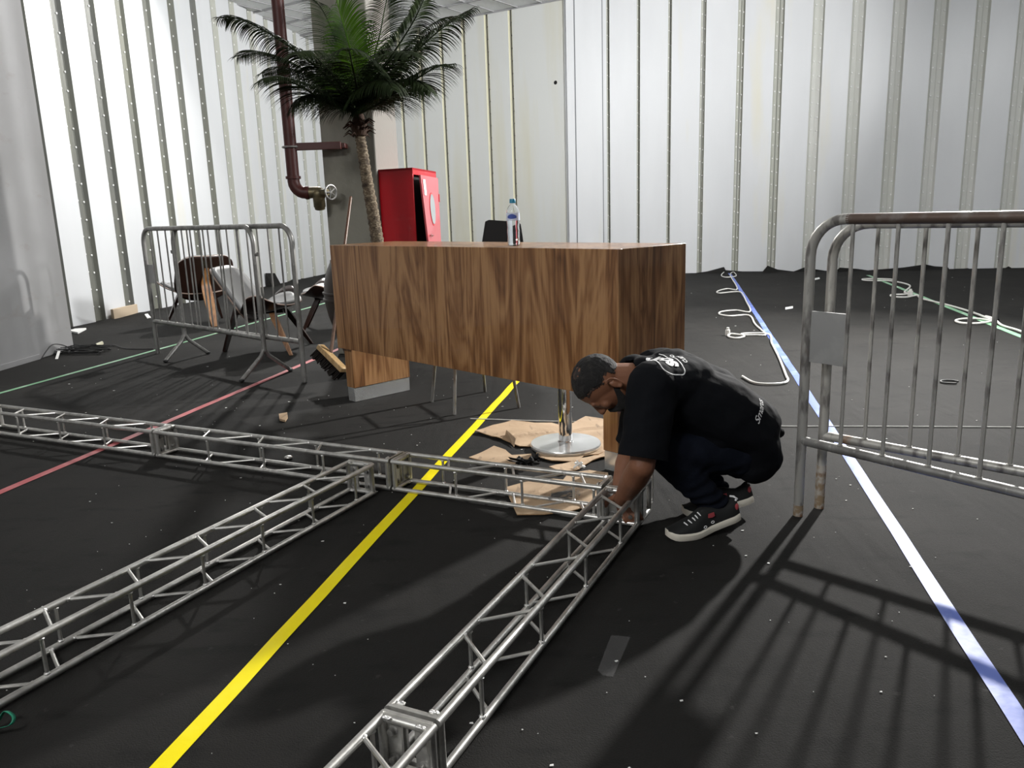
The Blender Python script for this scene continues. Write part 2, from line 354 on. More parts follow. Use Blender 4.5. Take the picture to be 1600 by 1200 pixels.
# carpet edge curling up against the walls
def flap(name, pts, p0, h, off):
    d = hv(h); b = MB(); n = V((d.y, -d.x, 0))
    if n.dot(-V((p0[0], p0[1], 0))) < 0: n = -n
    q = []
    for (s_, z) in pts: q.append((V((p0[0], p0[1], 0)) + d*s_, z))
    for i in range(len(q)-1):
        k = len(b.v)
        for (c, z) in (q[i], q[i+1]):
            b.v += [c + n*(off+.10), c + n*off + V((0,0,z)), c + n*(off-.012) + V((0,0,z)), c + n*(off-.012)]
        b.face([k,k+4,k+5,k+1]); b.face([k+1,k+5,k+6,k+2])
    return struct(b.build(name, 'carpet', smooth=False, fix=False))
def wall_s(x, p0, h):        # distance along a wall of a photograph column, measured near the floor
    q = VPl(x, 420, p0, h); return (q-V((p0[0], p0[1], 0))).dot(hv(h))
def wall_z(x, y, p0, h): return max(.0, VPl(x, y, p0, h).z)
fp = [(1078,429),(1086,428),(1105,424),(1131,417),(1134,422),(1160,424),(1192,424),(1199,415),(1215,421),(1240,424),(1256,418),(1290,423),(1306,423),(1312,418),(1340,420),(1356,425),(1372,421),(1410,418),(1417,417),(1445,413),(1460,416),(1480,417),(1481,425),(1500,422),(1512,419),(1514,423),(1545,423),(1570,420),(1575,416),(1580,421),(1600,424),(1640,420),(1700,424)]
flap('trim_4', [(wall_s(x, RP, 102), wall_z(x, y, RP, 102)) for x, y in fp], RP, 102, .02)
fp2 = [(130,507),(150,501),(170,500),(205,490),(222,488),(260,480),(300,472),(340,463),(380,452),(411,451),(411,427),(425,427),(426,450),(445,444),(452,437),(456,443),(480,436),(500,432),(520,430)]
flap('trim_5', [(wall_s(x, LP, 10), wall_z(x, y, LP, 10)) for x, y in fp2], LP, 10, .05)
# ------------------------------------------------------------------ tapes and floor lines
def tape(name, a, c, wdt, m, label, z=.0012):
    a = V((a[0], a[1], 0)); c = V((c[0], c[1], 0)); d = (c-a).normalized(); n = V((d.y, -d.x, 0)); L_ = (c-a).length
    b = MB(); k = max(2, int(L_/.25)); rows = []
    for i in range(k+1):
        p = a + d*(L_*i/k); j = random.uniform(-.0025, .0025)
        rows.append([p + n*(wdt*(-.5)+j) + V((0,0,z)), p + n*(wdt*-.17+j)+V((0,0,z+.0008)), p + n*(wdt*.17+j)+V((0,0,z+.0004)), p + n*(wdt*.5+j) + V((0,0,z))])
    for r in rows: b.v += r
    for i in range(k):
        for q in range(3): b.face([i*4+q, i*4+q+1, i*4+q+5, i*4+q+4])
    o = b.build(name, m, fix=False, origin=a); return tag(o, label, 'floor tape')
td = hv(12.0159)
def ext(p, s_): return p + td*s_
ty = G(252, 1200); tape('floor_tape', ext(ty,-1.5), ext(ty, 5.2), .05, 'tape_yellow', 'wide yellow tape line running from the foreground under the wooden counter')
tb = G(1292, 677); tape('floor_tape', ext(tb,-3.6), G(1140, 427), .05, 'tape_blue', 'blue tape line on the right, passing under the steel barrier')
trd = G(490, 562); tape('floor_tape', ext(trd,-4.5), ext(trd, 1.2), .05, 'tape_red', 'red pink tape line crossing under the long truss on the left')
tg = G(200, 559); tape('floor_tape', ext(tg,-2.0), ext(tg, 5.2), .045, 'tape_green', 'thin green tape line on the left, running under the lounge chairs')
tape('floor_tape', G(1620, 535.5), G(1356, 430), .06, 'tape_green', 'pale green tape line at far right, seen through the steel barrier')
b = MB(); p = G(735,655); q = G(1700, 669)
b.tube([p+V((0,0,.003)), G(860,659)+V((0,0,.003)), G(1235,667)+V((0,0,.003)), G(1330,667)+V((0,0,.003)), q+V((0,0,.003))], .0035, 6)
tag(b.build('chalk_string', 'string', origin=p), 'thin pale string stretched across the carpet behind the crouching person', 'string')
def cable(name, pts, r, m, label, cat='cable', z=None):
    b = MB(); q = smooth_path([G(x, y, 0)+V((0,0, r+.001+(zz or 0))) for x, y, zz in pts], 7)
    b.tube(q, r, 7); return tag(b.build(name, m, origin=q[0]), label, cat)
cable('power_cable', [(1131,427,.01),(1127,431,0),(1134,434,0),(1150,432,0),(1146,426,0),(1141,431,0),(1152,452,0),(1136,452,0),(1121,456,0),(1124,459,0),(1145,457,0),(1158,458,0),(1166,472,0),(1172,488,0),(1150,486,0),(1128,488,0),(1124,492,0),(1140,495,0),(1170,494,0),(1180,508,0),(1196,524,0),(1180,525,0),(1160,525,0),(1142,523,0),(1138,527,0),(1150,530,0),(1163,527,0),(1160,524,.006),(1200,524,.004),(1206,538,0),(1217,560,0),(1228,588,0),(1231,596,0),(1222,601,0),(1195,602,0),(1176,599,0),(1160,590,0)], .0085, 'white_cable', 'white cable looping beside the blue tape line')
cable('power_cable', [(1612,527,.0),(1590,518,0),(1565,510,0),(1553,500,0),(1540,496,0),(1552,502,0),(1530,507,0),(1505,507,0),(1493,503,0),(1505,500,0),(1530,500,0),(1548,503,.006),(1520,490,0),(1480,478,0),(1440,468,0),(1433,463,0),(1415,466,0),(1395,465,0),(1394,462,0),(1425,461,0),(1413,458,0),(1421,447,0),(1390,440,0),(1370,440,0),(1350,439,0),(1350,437,0),(1380,437,0),(1396,438,0)], .011, 'white_cable', 'white cable with flat loops lying along the pale green tape')
def plug(x, y, r, h, m, label):
    p = G(x, y); b = MB(); b.lathe([(.0,0),(r,0),(r,h*.7),(r*.6,h*.75),(r*.55,h),(0,h)], p, 14)
    tag(b.build('cable_plug', m, origin=p), label, 'plug')
plug(1137, 524, .022, .075, 'white_cable', 'white upright plug beside the looped cable behind the crouching person')
plug(1422, 462, .03, .085, 'white_cable', 'white plug at the middle loop of the cable on the far green tape')
plug(1557, 503, .022, .05, 'black_plastic', 'small black plug on the pale green tape line')
# ------------------------------------------------------------------ small litter
b = MB()
rs = random.Random(3)
for k in range(420):
    if k < 260: x, y = rs.uniform(-3.2, 2.2), rs.uniform(1.3, 5.2)
    else: x, y = rs.uniform(-4, 8), rs.uniform(3, 12)
    r = rs.choice([.0012,.0015,.002,.003,.0045]) * (1 if y < 5 else 1.6); a = rs.uniform(0, PI)
    q = [V((x, y, .0004)) + V((math.cos(a+t)*r*rs.uniform(.7,1.8), math.sin(a+t)*r*rs.uniform(.5,1.1), 0)) for t in (0, 1.3, 2.6, 4.2)]
    b.prism(q, (0,0,.0015))
tag(b.build('paper_specks', 'paper', smooth=False), 'tiny white specks of dust and paper scattered on the black carpet', 'debris', kind='stuff')
def scrap(name, pts, th, m, label, cat, lift=0):
    q = [G(x, y)+V((0,0,.001+random.uniform(0, lift))) for x, y in pts]; b = MB(); b.prism(q, (0,0,th)); return tag(b.build(name, m, smooth=False, origin=q[0]), label, cat)
scrap('cardboard_scrap', [(436,650),(437,658),(446,660),(450,655),(449,648)], .012, 'card', 'small tan scrap of board on the carpet behind the long truss', 'scrap', .006)
scrap('white_scrap', [(226,492),(231,491),(236,497),(230,498)], .01, 'paper', 'tiny white strip on the carpet near the foot of the ribbed left wall', 'scrap')
scrap('clear_film', [(942,1056),(958,1058),(985,996),(955,993),(934,1048)], .0006, 'film', 'rectangle of clear film stuck to the carpet right of the near truss', 'film')
scrap('white_strip', [(1258,438),(1280,434),(1281,436),(1258,441)], .006, 'paper', 'short white strip on the carpet near the right wall, left of the barrier bars', 'scrap')
scrap('white_strip', [(1227,481),(1239,479),(1239,482),(1227,484)], .006, 'paper', 'tiny white strip on the carpet just left of the barrier post', 'scrap')
scrap('wall_offcut', [(107,519),(118,516),(135,515),(122,522)], .02, 'paper', 'pale flat offcut lying behind the grey partition end', 'scrap')
b = MB(); rp = G(1484, 598)
b.tube([rp+V((.05*math.cos(t)*1.1, .05*math.sin(t), .006)) for t in [i*2*PI/20 for i in range(17)]], .006, 6)
tag(b.build('rubber_ring', 'black_rubber', origin=rp), 'small black rubber ring on the carpet seen through the steel barrier', 'ring')
b = MB(); rp = G(451, 717); b.ell(rp+V((0,0,.008)), (.022,.018,.01))
tag(b.build('metal_washer', 'truss', origin=rp), 'small shiny metal nut on the carpet behind the long truss', 'nut')
b = MB(); rp = G(8, 1138)
pts = smooth_path([G(-30,1152), G(0,1145)+V((0,0,.012)), G(22,1143)+V((0,0,.02)), G(27,1133)+V((0,0,.026)), G(14,1127)+V((0,0,.03)), G(2,1134)+V((0,0,.015)), G(-12,1140)], 6)
for i, p in enumerate(pts):
    b.v += [p+V((0,0,.0)), p+V((.004,-.018,.010))]
    if i: k = len(b.v); b.face([k-4,k-2,k-1,k-3])
o = b.build('green_ribbon', 'green_ribbon', origin=rp, fix=False); md = o.modifiers.new('s', 'SOLIDIFY'); md.thickness = .001
tag(o, 'curled dark green ribbon on the carpet at the lower left edge', 'ribbon')
p = G(169,499); q = G(207,490); ln = V((lv.y, -lv.x, 0))
b = MB(); b.prism([p+ln*.05, q+ln*.05, q+ln*.09, p+ln*.09], (0,0,.13)); tag(b.build('wooden_block', 'pale_wood', origin=p, bevel=.004), 'beige block of wood against the foot of the ribbed left wall', 'wood block')
def tangle():
    b = MB(); rr = random.Random(5); c = G(110, 552)
    for k in range(9):
        a0 = G(60+k*8, 556-k*1.2) + V((.08,0,.01)); pts = [a0]
        for j in range(5):
            pts.append(G(62+rr.uniform(0, 95), 556-rr.uniform(0, 12)) + V((rr.uniform(.09,.14),0,rr.uniform(.008,.05))))
        b.tube(smooth_path([p for p in pts], 5), .004, 5)
    b.tube(smooth_path([G(56,563)+V((.05,0,.01)), VPl(63,548,P0,3)+V((.06,0,0)), VPl(72,539,P0,3)+V((.06,0,0)), VPl(86,539,P0,3)+V((.06,0,0)), VPl(97,545,P0,3)+V((.08,0,0)), G(105,551)+V((.02,0,.01))], 6), .005, 6)
    b.tube(smooth_path([G(150,548)+V((0,0,.01)), G(175,541)+V((0,0,.01)), G(200,546)+V((0,0,.006)), G(240,546)+V((0,0,.006))], 6), .005, 6)
    return tag(b.build('cable_tangle', 'black_rubber', origin=c), 'tangle of thin black cables at the foot of the grey partition', 'cables')
tangle()
b = MB(); p = G(86,561); b.prism([p, p+V((.025,0,0)), p+V((.025,.006,0)), p+V((0,.006,0))], VPl(80,549,P0,3)-p+V((.06,0,0)))
tag(b.build('white_strip', 'paper', origin=p), 'short pale strip leaning on the grey partition by the cable tangle', 'scrap')
scrap('yellow_scrap', [(150,540),(160,536),(162,538),(152,543)], .02, 'cream_rib', 'small yellow scrap beside the cables at the end of the partition', 'scrap')
# ------------------------------------------------------------------ trusses
TA = hv(25.6555); TN = V((TA.y, -TA.x, 0))
def truss(label, org, d, lat, s_from, s_to, half, nodes_a, nodes_b, period, plates=(), z0=.012, z1=.137, group=None):
    """org: world point at s=0,t=centre; lat: lateral unit vector; side a = -half, side b = +half"""
    P = lambda s_, t, z: org + d*s_ + lat*t + V((0,0,z))
    root = thing('truss_section', P((s_from+s_to)/2, 0, 0), label, 'truss', group)
    nm = [(-half, z0), (half, z0), (-half, z1), (half, z1)]
    for t, z in nm:
        b = MB(); b.tube([P(s_from, t, z), P(s_to, t, z)], .0105, 14); b.build('chord', 'truss', root, origin=P((s_from+s_to)/2, t, z))
    br = MB(); ver = MB(); wl = MB()
    # zigzag braces on the top and bottom faces, uprights on both sides
    seq = []
    k = -30
    while k < 60:
        for base, t in ((nodes_a, -half), (nodes_b, half)):
            s_ = base + k*period
            if s_from+.03 < s_ < s_to-.03: seq.append((s_, t))
        k += 1
    seq.sort()
    for (sa, ta), (sb, tb_) in zip(seq, seq[1:]):
        if ta == tb_: continue
        off = .033
        for z in (z0, z1):
            b = MB(); p, q = P(sa+off, ta, z), P(sb-off, tb_, z); b.tube([p, q], .0055, 8)
            for e in (p, q): b.ell(e - (e-(p+q)/2).normalized()*.008, (.0085,.0085,.0085), n=10, k=6, m=1)
            b.build('brace', ['truss', 'weld'], root, origin=p)
    for s_, t in seq:
        b = MB(); b.tube([P(s_, t, z0), P(s_, t, z1)], .0055, 8)
        for z in (z0+.011, z1-.011): b.ell(P(s_, t, z), (.009,.009,.005), n=10, k=6, m=1)
        b.build('upright', ['truss', 'weld'], root, origin=P(s_, t, z0))
    for s_ in (s_from, s_to):
        b = MB(); sg = 1 if s_ == s_from else -1
        for t in (-half, half):
            b.tube([P(s_+sg*.012, t, z0), P(s_+sg*.012, t, z1)], .0105, 10)
            mt = Matrix.Translation(P(s_+sg*.004, t*.62, 0)) @ Matrix((tuple(d), tuple(lat), (0,0,1))).transposed().to_4x4()
            b.box((-.004, -.021, z0), (.004, .021, z1), mt)
        for z in (z0, z1):
            b.tube([P(s_+sg*.012, -half, z), P(s_+sg*.012, half, z)], .0095, 10)
            mt = Matrix.Translation(P(s_+sg*.004, 0, z)) @ Matrix((tuple(d), tuple(lat), (0,0,1))).transposed().to_4x4()
            b.box((-.004, -half, -.012), (.004, half, .012), mt)
        for t in (-half, half):
            for z in (z0, z1):
                for q_ in range(5): b.ell(P(s_+sg*.022, t*(.80-.055*q_), z+(.009 if z == z1 else -.0)), (.006,.006,.004), n=8, k=5, m=1)
        e = b.build('end_frame', ['truss', 'weld'], root, origin=P(s_, 0, .07))
        if s_ in plates:
            for t in (-.6, .6):
                for z in (z0+.028, z1-.028):
                    b = MB(); b.lathe([(0,0),(.012,0),(.013,.003),(.008,.005),(.008,.016),(0,.017)], P(s_+sg*.006, t*half, z), 10, 0, d*sg); b.build('bolt', 'galv', e, origin=P(s_, t*half, z))
    return root
tc_ = TN*(-2.047)
truss('middle truss section lying diagonally on the carpet with its end not touching the long truss', tc_, TA, TN, .70, 2.70, .062, 1.583, 1.455, .278, (2.70,))
tn_ = TN*(-.873)
truss('near truss section running from the foreground corner joint to the crouching person', tn_, TA, TN, 1.262, 2.765, .062, 1.64+.0, 1.825, .36, (1.262, 2.765))
truss('foremost truss section, cut off by the bottom edge of the picture', tn_, TA, TN, .25, 1.25, .062, 1.20, 1.06, .34, (1.25,))
tl_ = TA*2.825
truss('long row truss section at the left edge, ends at the red tape joint', tl_, TN, TA, -4.885, -3.412, .06, -4.526, -4.66, .366, (-4.885, -3.412))
truss('long row truss section between the red tape joint and the middle joint', tl_, TN, TA, -3.400, -1.942, .06, -3.031, -3.165, .36, (-3.400, -1.942))
truss('long row truss section crossing the yellow tape beside the cardboard', tl_, TN, TA, -1.930, -.955, .06, -1.609, -1.43, .31, (-1.93, -.955))
truss('long row truss section farthest left, mostly outside the picture', tl_, TN, TA, -6.35, -4.90, .06, -5.9, -6.05, .36, (-4.90,))
# corner coupling at the person's hands
b = MB(); cr = Matrix((tuple(TA), tuple(TN), (0,0,1))).transposed().to_4x4()
co = TA*2.85 + TN*(-.873)
root = thing('corner_joint', co, 'aluminium corner joint of the two trusses, under the hands of the crouching person', 'truss joint')
for s_ in (-.07, .07):
    b = MB()
    for t in (-.062, .062): b.tube([co+TA*s_+TN*t+V((0,0,.012)), co+TA*s_+TN*t+V((0,0,.137))], .0105, 10)
    for z in (.012, .137): b.tube([co+TA*s_-TN*.062+V((0,0,z)), co+TA*s_+TN*.062+V((0,0,z))], .0105, 10)
    b.build('end_frame', 'truss', root, origin=co+TA*s_)
for t in (-.062, .062):
    for z in (.012, .137):
        b = MB(); b.tube([co-TA*.07+TN*t+V((0,0,z)), co+TA*.07+TN*t+V((0,0,z))], .0105, 10); b.build('chord', 'truss', root, origin=co+TN*t)
b = MB(); b.box((.078, -.060, .02), (.086, -.012, .13), Matrix.Translation(co) @ cr); b.box((.078, .012, .02), (.086, .060, .13), Matrix.Translation(co) @ cr); b.box((-.055, .068, .02), (-.01, .075, .13), Matrix.Translation(co) @ cr); b.build('joint_plate', 'alu', root, origin=co)
# loose flat end bracket standing behind the corner
b = MB(); q = smooth_path([co+TA*.125+TN*(.045)+V((0,0,.006)), co+TA*.125+TN*.045+V((0,0,.15)), co+TA*.15+TN*.045+V((0,0,.165)), co+TA*.175+TN*.045+V((0,0,.15)), co+TA*.175+TN*.045+V((0,0,.02)), co+TA*.15+TN*.045+V((0,0,.006))], 5, True)
q.append(q[0]); b.tube(q, .006, 8)
tag(b.build('steel_loop', 'truss', origin=co+TA*.15), 'rounded steel loop standing behind the truss corner joint', 'bracket')
# ------------------------------------------------------------------ walnut counter
cA, cB = V((-1.136,5.12,0)), V((.474,3.422,0)); cu = (cB-cA).normalized(); cw = V((-cu.y, cu.x, 0)); CL = (cB-cA).length; CW = .509
CM = Matrix.Translation(cA) @ Matrix((tuple(cu), tuple(cw), (0,0,1))).transposed().to_4x4()
root = thing('reception_counter', cA+cu*CL/2+cw*CW/2, 'walnut wood veneer reception counter standing on two short end legs', 'counter')
zt, zb = 1.025, .36
def cbox(name, lo, hi, m='walnut', par=root, bev=.002):
    b = MB(); b.box(lo, hi, None); 
    me = b.build(name, m, None, origin=None, bevel=bev)
    me.parent = par; me.matrix_parent_inverse = Matrix.Identity(4)
    me.matrix_basis = Matrix.Translation(-getp(par)) @ CM
    return me
cbox('worktop', (.0305, .0305, zt-.04), (CL-.0305, CW, zt))
cbox('front_panel', (0, 0, zb), (CL, .03, zt))
cbox('end_panel', (0, .0305, zb), (.03, CW, zt)); cbox('end_panel', (CL-.03, .0305, zb), (CL, CW, zt))
for x_ in (.02, CL-.12):
    leg = cbox('leg', (x_, .035, .095), (x_+.085, CW-.02, .359 if x_ < 1 else .359))
    pl_ = cbox('plinth', (x_+.004, .038, 0), (x_+.081, CW-.024, .0945), 'alu', leg)
    pl_.matrix_basis = Matrix.Identity(4)
    for yy in (.040, CW-.07):
        k_ = None
# ------------------------------------------------------------------ bottle
bp_ = G(803, 384, 1.025); bp_.z = zt
root = thing('water_bottle', bp_, 'clear plastic water bottle with blue cap standing on the wooden counter', 'bottle')
b = MB(); pr = [(0,.003),(.022,.0),(.030,.004),(.0325,.012),(.031,.03),(.0315,.05),(.0325,.075),(.0305,.095),(.0325,.115),(.034,.13),(.034,.165),(.032,.180),(.024,.196),(.0135,.208),(.0125,.214),(.0125,.226)]
b.lathe(pr + [(.0105,.226),(.0105,.212),(.0115,.206),(.022,.195),(.0305,.179),(.0325,.164),(.0325,.131),(.031,.115),(.029,.095),(.031,.075),(.030,.05),(.0295,.03),(.0305,.013),(.028,.006),(.0,.006)], bp_, 28)
b.build('bottle_body', 'pet', root, origin=bp_)
b = MB(); b.lathe([(0,.0068),(.0275,.0068),(.030,.014),(.029,.03),(.0295,.05),(.0305,.075),(.0285,.095),(.0305,.115),(.032,.131),(.032,.150),(0,.150)], bp_, 28); b.build('water', 'water', root, origin=bp_)
b = MB(); b.lathe([(0,.214),(.0155,.214),(.0158,.217),(.0150,.233),(.0135,.235),(0,.235)], bp_, 24); b.build('cap', 'cap', root, origin=bp_)
b = MB(); b.lathe([(.0343,.128),(.0346,.128),(.0346,.166),(.0343,.166)], bp_, 28); lb = b.build('label', 'label', root, origin=bp_)
b = MB()
for i in range(14):
    a = -PI/2 - .9 + i*.11
    h1 = .150 + .010*math.sin(PI*i/13); h0 = .140 - .004*math.sin(PI*i/13)
    b.v += [bp_+V((.0349*math.cos(a), .0349*math.sin(a), h0)), bp_+V((.0349*math.cos(a), .0349*math.sin(a), h1))]
    if i: k = len(b.v); b.face([k-4,k-2,k-1,k-3])
b.build('label_print', 'label_blue', lb, origin=bp_, fix=False)
# ------------------------------------------------------------------ bar chair and pedestal stool behind the counter
legs = [G(675,628), G(710,648), G(758,612), G(811,637)]
cc = sum(legs, V())/4
root = thing('bar_chair', cc, 'tall black bar chair with thin metal legs behind the counter', 'chair')
tops = [cc + (l-cc)*.62 + V((0,0,.74)) for l in legs]
for l, t in zip(legs, tops):
    b = MB(); b.tube([l, t], .0105, 10); b.build('leg', 'galv', root, origin=l)
order = [0, 1, 3, 2]
b = MB()
for i in range(4):
    a0, a1 = order[i], order[(i+1) % 4]; b.tube([legs[a0].lerp(tops[a0], .38), legs[a1].lerp(tops[a1], .38)], .008, 8)
b.build('footrest', 'galv', root, origin=cc+V((0,0,.28)))
e1 = (legs[3]-legs[1]).normalized(); e2 = V((-e1.y, e1.x, 0)); sm = Matrix.Translation(cc) @ Matrix((tuple(e1), tuple(e2), (0,0,1))).transposed().to_4x4()
b = MB(); b.box((-.2,-.2,.74),(.2,.2,.775), sm); b.build('seat', 'black_plastic', root, origin=cc, bevel=.012)
bl = [U(751,392,5.02), U(758,346,5.12), U(764,343.5,5.12), U(808,346.5,5.12), U(814,350,5.12), U(820,394,5.02)]
b = MB(); b.prism([bl[0]-V((0,0,.24)), bl[0], bl[1], bl[2], bl[3], bl[4], bl[5], bl[5]-V((0,0,.24))], (.0,.022,0)); b.build('backrest', 'black_plastic', root, origin=bl[0], bevel=.004)
sp = G(884, 699)
root = thing('pedestal_stool', sp, 'chrome pedestal stool with a round steel base on the cardboard under the counter', 'stool')
b = MB(); b.lathe([(0,0.006),(.178,.006),(.182,.012),(.182,.022),(.178,.028),(.14,.031),(.05,.034),(0,.034)], sp, 56); b.build('base', 'alu', root, origin=sp)
b = MB(); b.lathe([(0,.001),(.172,.001),(.178,.008),(0,.008)], sp, 48); b.build('base_ring', 'black_rubber', root, origin=sp)
b = MB(); b.lathe([(0,.034),(.040,.034),(.040,.038),(.0345,.040),(.0345,.62),(0,.62)], sp, 32); b.build('column', 'chrome', root, origin=sp)
b = MB(); b.lathe([(0,.62),(.17,.62),(.18,.63),(.18,.66),(.17,.675),(0,.68)], sp, 40); b.build('seat', 'black_plastic', root, origin=sp)
# ------------------------------------------------------------------ cardboard
def sheet(px, label, hfun, th=.004, m='card', folds=()):
    pts = [G(x, y) for x, y in px]; bmm = bmesh.new()
    vs = [bmm.verts.new(p) for p in pts]; bmm.faces.new(vs); bmesh.ops.triangulate(bmm, faces=bmm.faces)
    for _ in range(5):
        ed = [e for e in bmm.edges if e.calc_length() > .045]
        if not ed: break
        bmesh.ops.subdivide_edges(bmm, edges=ed, cuts=1, use_grid_fill=False); bmesh.ops.triangulate(bmm, faces=bmm.faces)
    bnd = {v for e in bmm.edges if e.is_boundary for v in e.verts}
    for v in bmm.verts: v.co.z = .0025 + max(0, hfun(v.co, v in bnd))
    me = bpy.data.meshes.new('cardboard_sheet'); o0 = pts[0].copy()
    for v in bmm.verts: v.co -= V((o0.x, o0.y, 0))
    bmesh.ops.recalc_face_normals(bmm, faces=bmm.faces); 
    if sum(f.normal.z for f in bmm.faces) < 0: bmesh.ops.reverse_faces(bmm, faces=bmm.faces)
    bmm.to_mesh(me); bmm.free(); me.materials.append(M[m]); me.materials.append(M['card_edge'])
    o = bpy.data.objects.new('cardboard_sheet', me); C.objects.link(o); o.location = (o0.x, o0.y, 0)
    md = o.modifiers.new('s', 'SOLIDIFY'); md.thickness = th; md.offset = 1; md.material_offset_rim = 1
    return tag(o, label, 'cardboard')
def ridge(c, x, y, deg):      # a folded crease through (x, y)
    a = math.radians(deg); dd_ = abs(-(c.x-x)*math.sin(a)+(c.y-y)*math.cos(a)); return .010*max(0, 1-dd_/.035)
nz = lambda c, s_, a: a*noise.noise(V((c.x*s_, c.y*s_, 3.3)))
sheet([(742,677),(770,668),(800,659),(835,663),(862,662),(880,667),(893,664),(915,653),(949,659),(949,706),(936,713),(912,714),(905,725),(862,722),(838,716),(838,698),(812,700),(800,694),(790,690),(762,682)], 'large torn cardboard sheet lying under the round steel stool base', lambda c, e: (.004+nz(c, 4, .008)+ridge(c, -.55, 4.30, 24)+ridge(c, -.2, 4.2, -70)*.7+ridge(c, .3, 4.18, 14)+(.012*max(0, noise.noise(V((c.x*7, c.y*7, 1)))) if e else 0)) * (0 if (c.xy-sp.xy).length < .2 else 1))
sheet([(733,717),(772,701),(790,706),(800,714),(830,712),(832,722),(815,728),(790,733),(760,727)], 'smaller cardboard flap in front of the torn sheet, beside the yellow tape', lambda c, e: .006+nz(c, 6, .012))
sheet([(858,735),(900,722),(947,708),(953,710),(952,715),(925,722),(905,735),(880,742)], 'narrow bent strip of cardboard in front of the stool base', lambda c, e: .008+nz(c, 9, .02))
sheet([(790,764),(820,756),(850,752),(880,752),(888,742),(920,737),(950,741),(952,760),(940,778),(925,792),(893,801),(850,806),(808,807),(800,790)], 'cardboard sheet partly under the truss near the corner joint', lambda c, e: .002+max(0, nz(c, 5, .003))+(ridge(c, .15, 3.35, 66)*.5 if c.y > 3.2 else 0))
b = MB(); q = [G(789,683), G(803,700), G(806,694)]; b.prism([q[0]+V((0,0,.006)), q[1]+V((0,0,.006)), q[2]+V((0,0,.03)), VPl(791,673,q[0],90)+V((0,0,.005))], (.002,.003,.001))
tag(b.build('torn_flap', 'card', origin=q[0], smooth=False), 'torn cardboard corner standing up at the left edge of the large sheet', 'cardboard')
def crumple(name, px, rr, m, label, n=7, hgt=.05, seed=1, cat='scrap', wd=.02):
    r = random.Random(seed); b = MB(); c = G(*px)
    for k in range(n):
        p = c+V((r.uniform(-rr,rr), r.uniform(-rr*.6,rr*.6), .006)); pts = [p]
        for j in range(3): pts.append(c+V((r.uniform(-rr,rr), r.uniform(-rr*.6,rr*.6), r.uniform(.004,hgt))))
        pts = smooth_path(pts, 5); dd = V((r.uniform(-1,1), r.uniform(-1,1), r.uniform(.2,1))).normalized()*wd
        s0 = len(b.v)
        for i, p in enumerate(pts):
            b.v += [V((p.x,p.y,max(p.z,.004))), V(((p+dd).x,(p+dd).y,max((p+dd).z,.004)))]
            if i: q = len(b.v); b.face([q-4,q-2,q-1,q-3])
    o = b.build(name, m, origin=c, fix=False); md = o.modifiers.new('s','SOLIDIFY'); md.thickness = .0012
    return tag(o, label, cat)
crumple('torn_tape', (812, 732), .055, 'black_plastic', 'crumpled dark tape on the cardboard between stool base and long truss', 7, .055, 2, 'tape')
crumple('torn_tape', (838, 722), .035, 'black_plastic', 'small torn piece of dark tape touching the round stool base', 4, .04, 8, 'tape', .014)
crumple('plastic_wrap', (883, 783), .075, 'film', 'crumpled clear plastic wrap on the cardboard inside the truss', 12, .035, 4, 'plastic wrap')
crumple('plastic_wrap', (905, 733), .035, 'paper', 'white scrap on the bent cardboard strip beside the stool', 3, .03, 6, 'scrap', .012)
# ------------------------------------------------------------------ column, pipe, fire cabinet
c1 = V((-1.545, 6.95, 0)); c2 = V((-1.078, 6.87, 0)); cs = V((.125,.49,0))
b = MB(); b.prism([c1, c2, c2+cs, c1+cs], (0,0,CEIL), 0)
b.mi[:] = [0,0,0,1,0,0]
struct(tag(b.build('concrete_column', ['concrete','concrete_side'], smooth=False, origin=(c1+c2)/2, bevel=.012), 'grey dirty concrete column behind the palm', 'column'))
pz = U(456, 240, 6.8)
root = thing('standpipe', V((-1.78, 6.8, 0)), 'dark red vertical fire pipe left of the concrete column, with elbow at its lower end', 'pipe')
ptop = U(431.5, 0, 6.8); 
el = U(470, 296, 6.8)
px_ = -1.765
pp = [V((px_,6.8,CEIL)), V((px_,6.8,3.)), V((px_,6.8,2.)), V((px_,6.8,1.50))]
for i in range(7):
    a = PI/2*i/6; pp.append(V((px_+.095*(1-math.cos(a)), 6.8, 1.50-.095*math.sin(a))))
pp.append(V((px_+.125, 6.8, 1.405)))
b = MB(); b.tube(pp, .05, 20); b.build('pipe', 'pipe', root, origin=V((px_,6.8,1.5)))
b = MB(); b.lathe([(.052,0),(.062,0),(.062,.022),(.052,.022)], V((px_,6.8,1.52)), 20); b.lathe([(.050,-.012),(.0555,-.012),(.0555,.012),(.050,.012)], V((px_+.105,6.8,1.405)), 20, 0, (1,0,0)); b.build('coupling', 'pipe', root, origin=V((px_,6.8,1.53)))
zb_ = 1.775
b = MB(); b.box((px_+.04, 6.775, zb_-.03), (c1.x+.20, 6.80, zb_+.03)); b.box((c1.x+.05, 6.80, zb_-.02), (c1.x+.23, 6.945, zb_+.02)); b.build('bracket', 'pipe', root, origin=V((px_,6.8,zb_)), bevel=.004)
b = MB(); b.tube([V((px_+.064*math.cos(t), 6.8+.064*math.sin(t), zb_)) for t in [i*2*PI/24 for i in range(25)]], .008, 8); b.build('clamp', 'galv', root, origin=V((px_,6.8,zb_)))
vx = px_+.20
vv = thing('hydrant_valve', V((vx, 6.78, 1.38)), 'bronze angle valve with small handwheel at the end of the red pipe', 'valve')
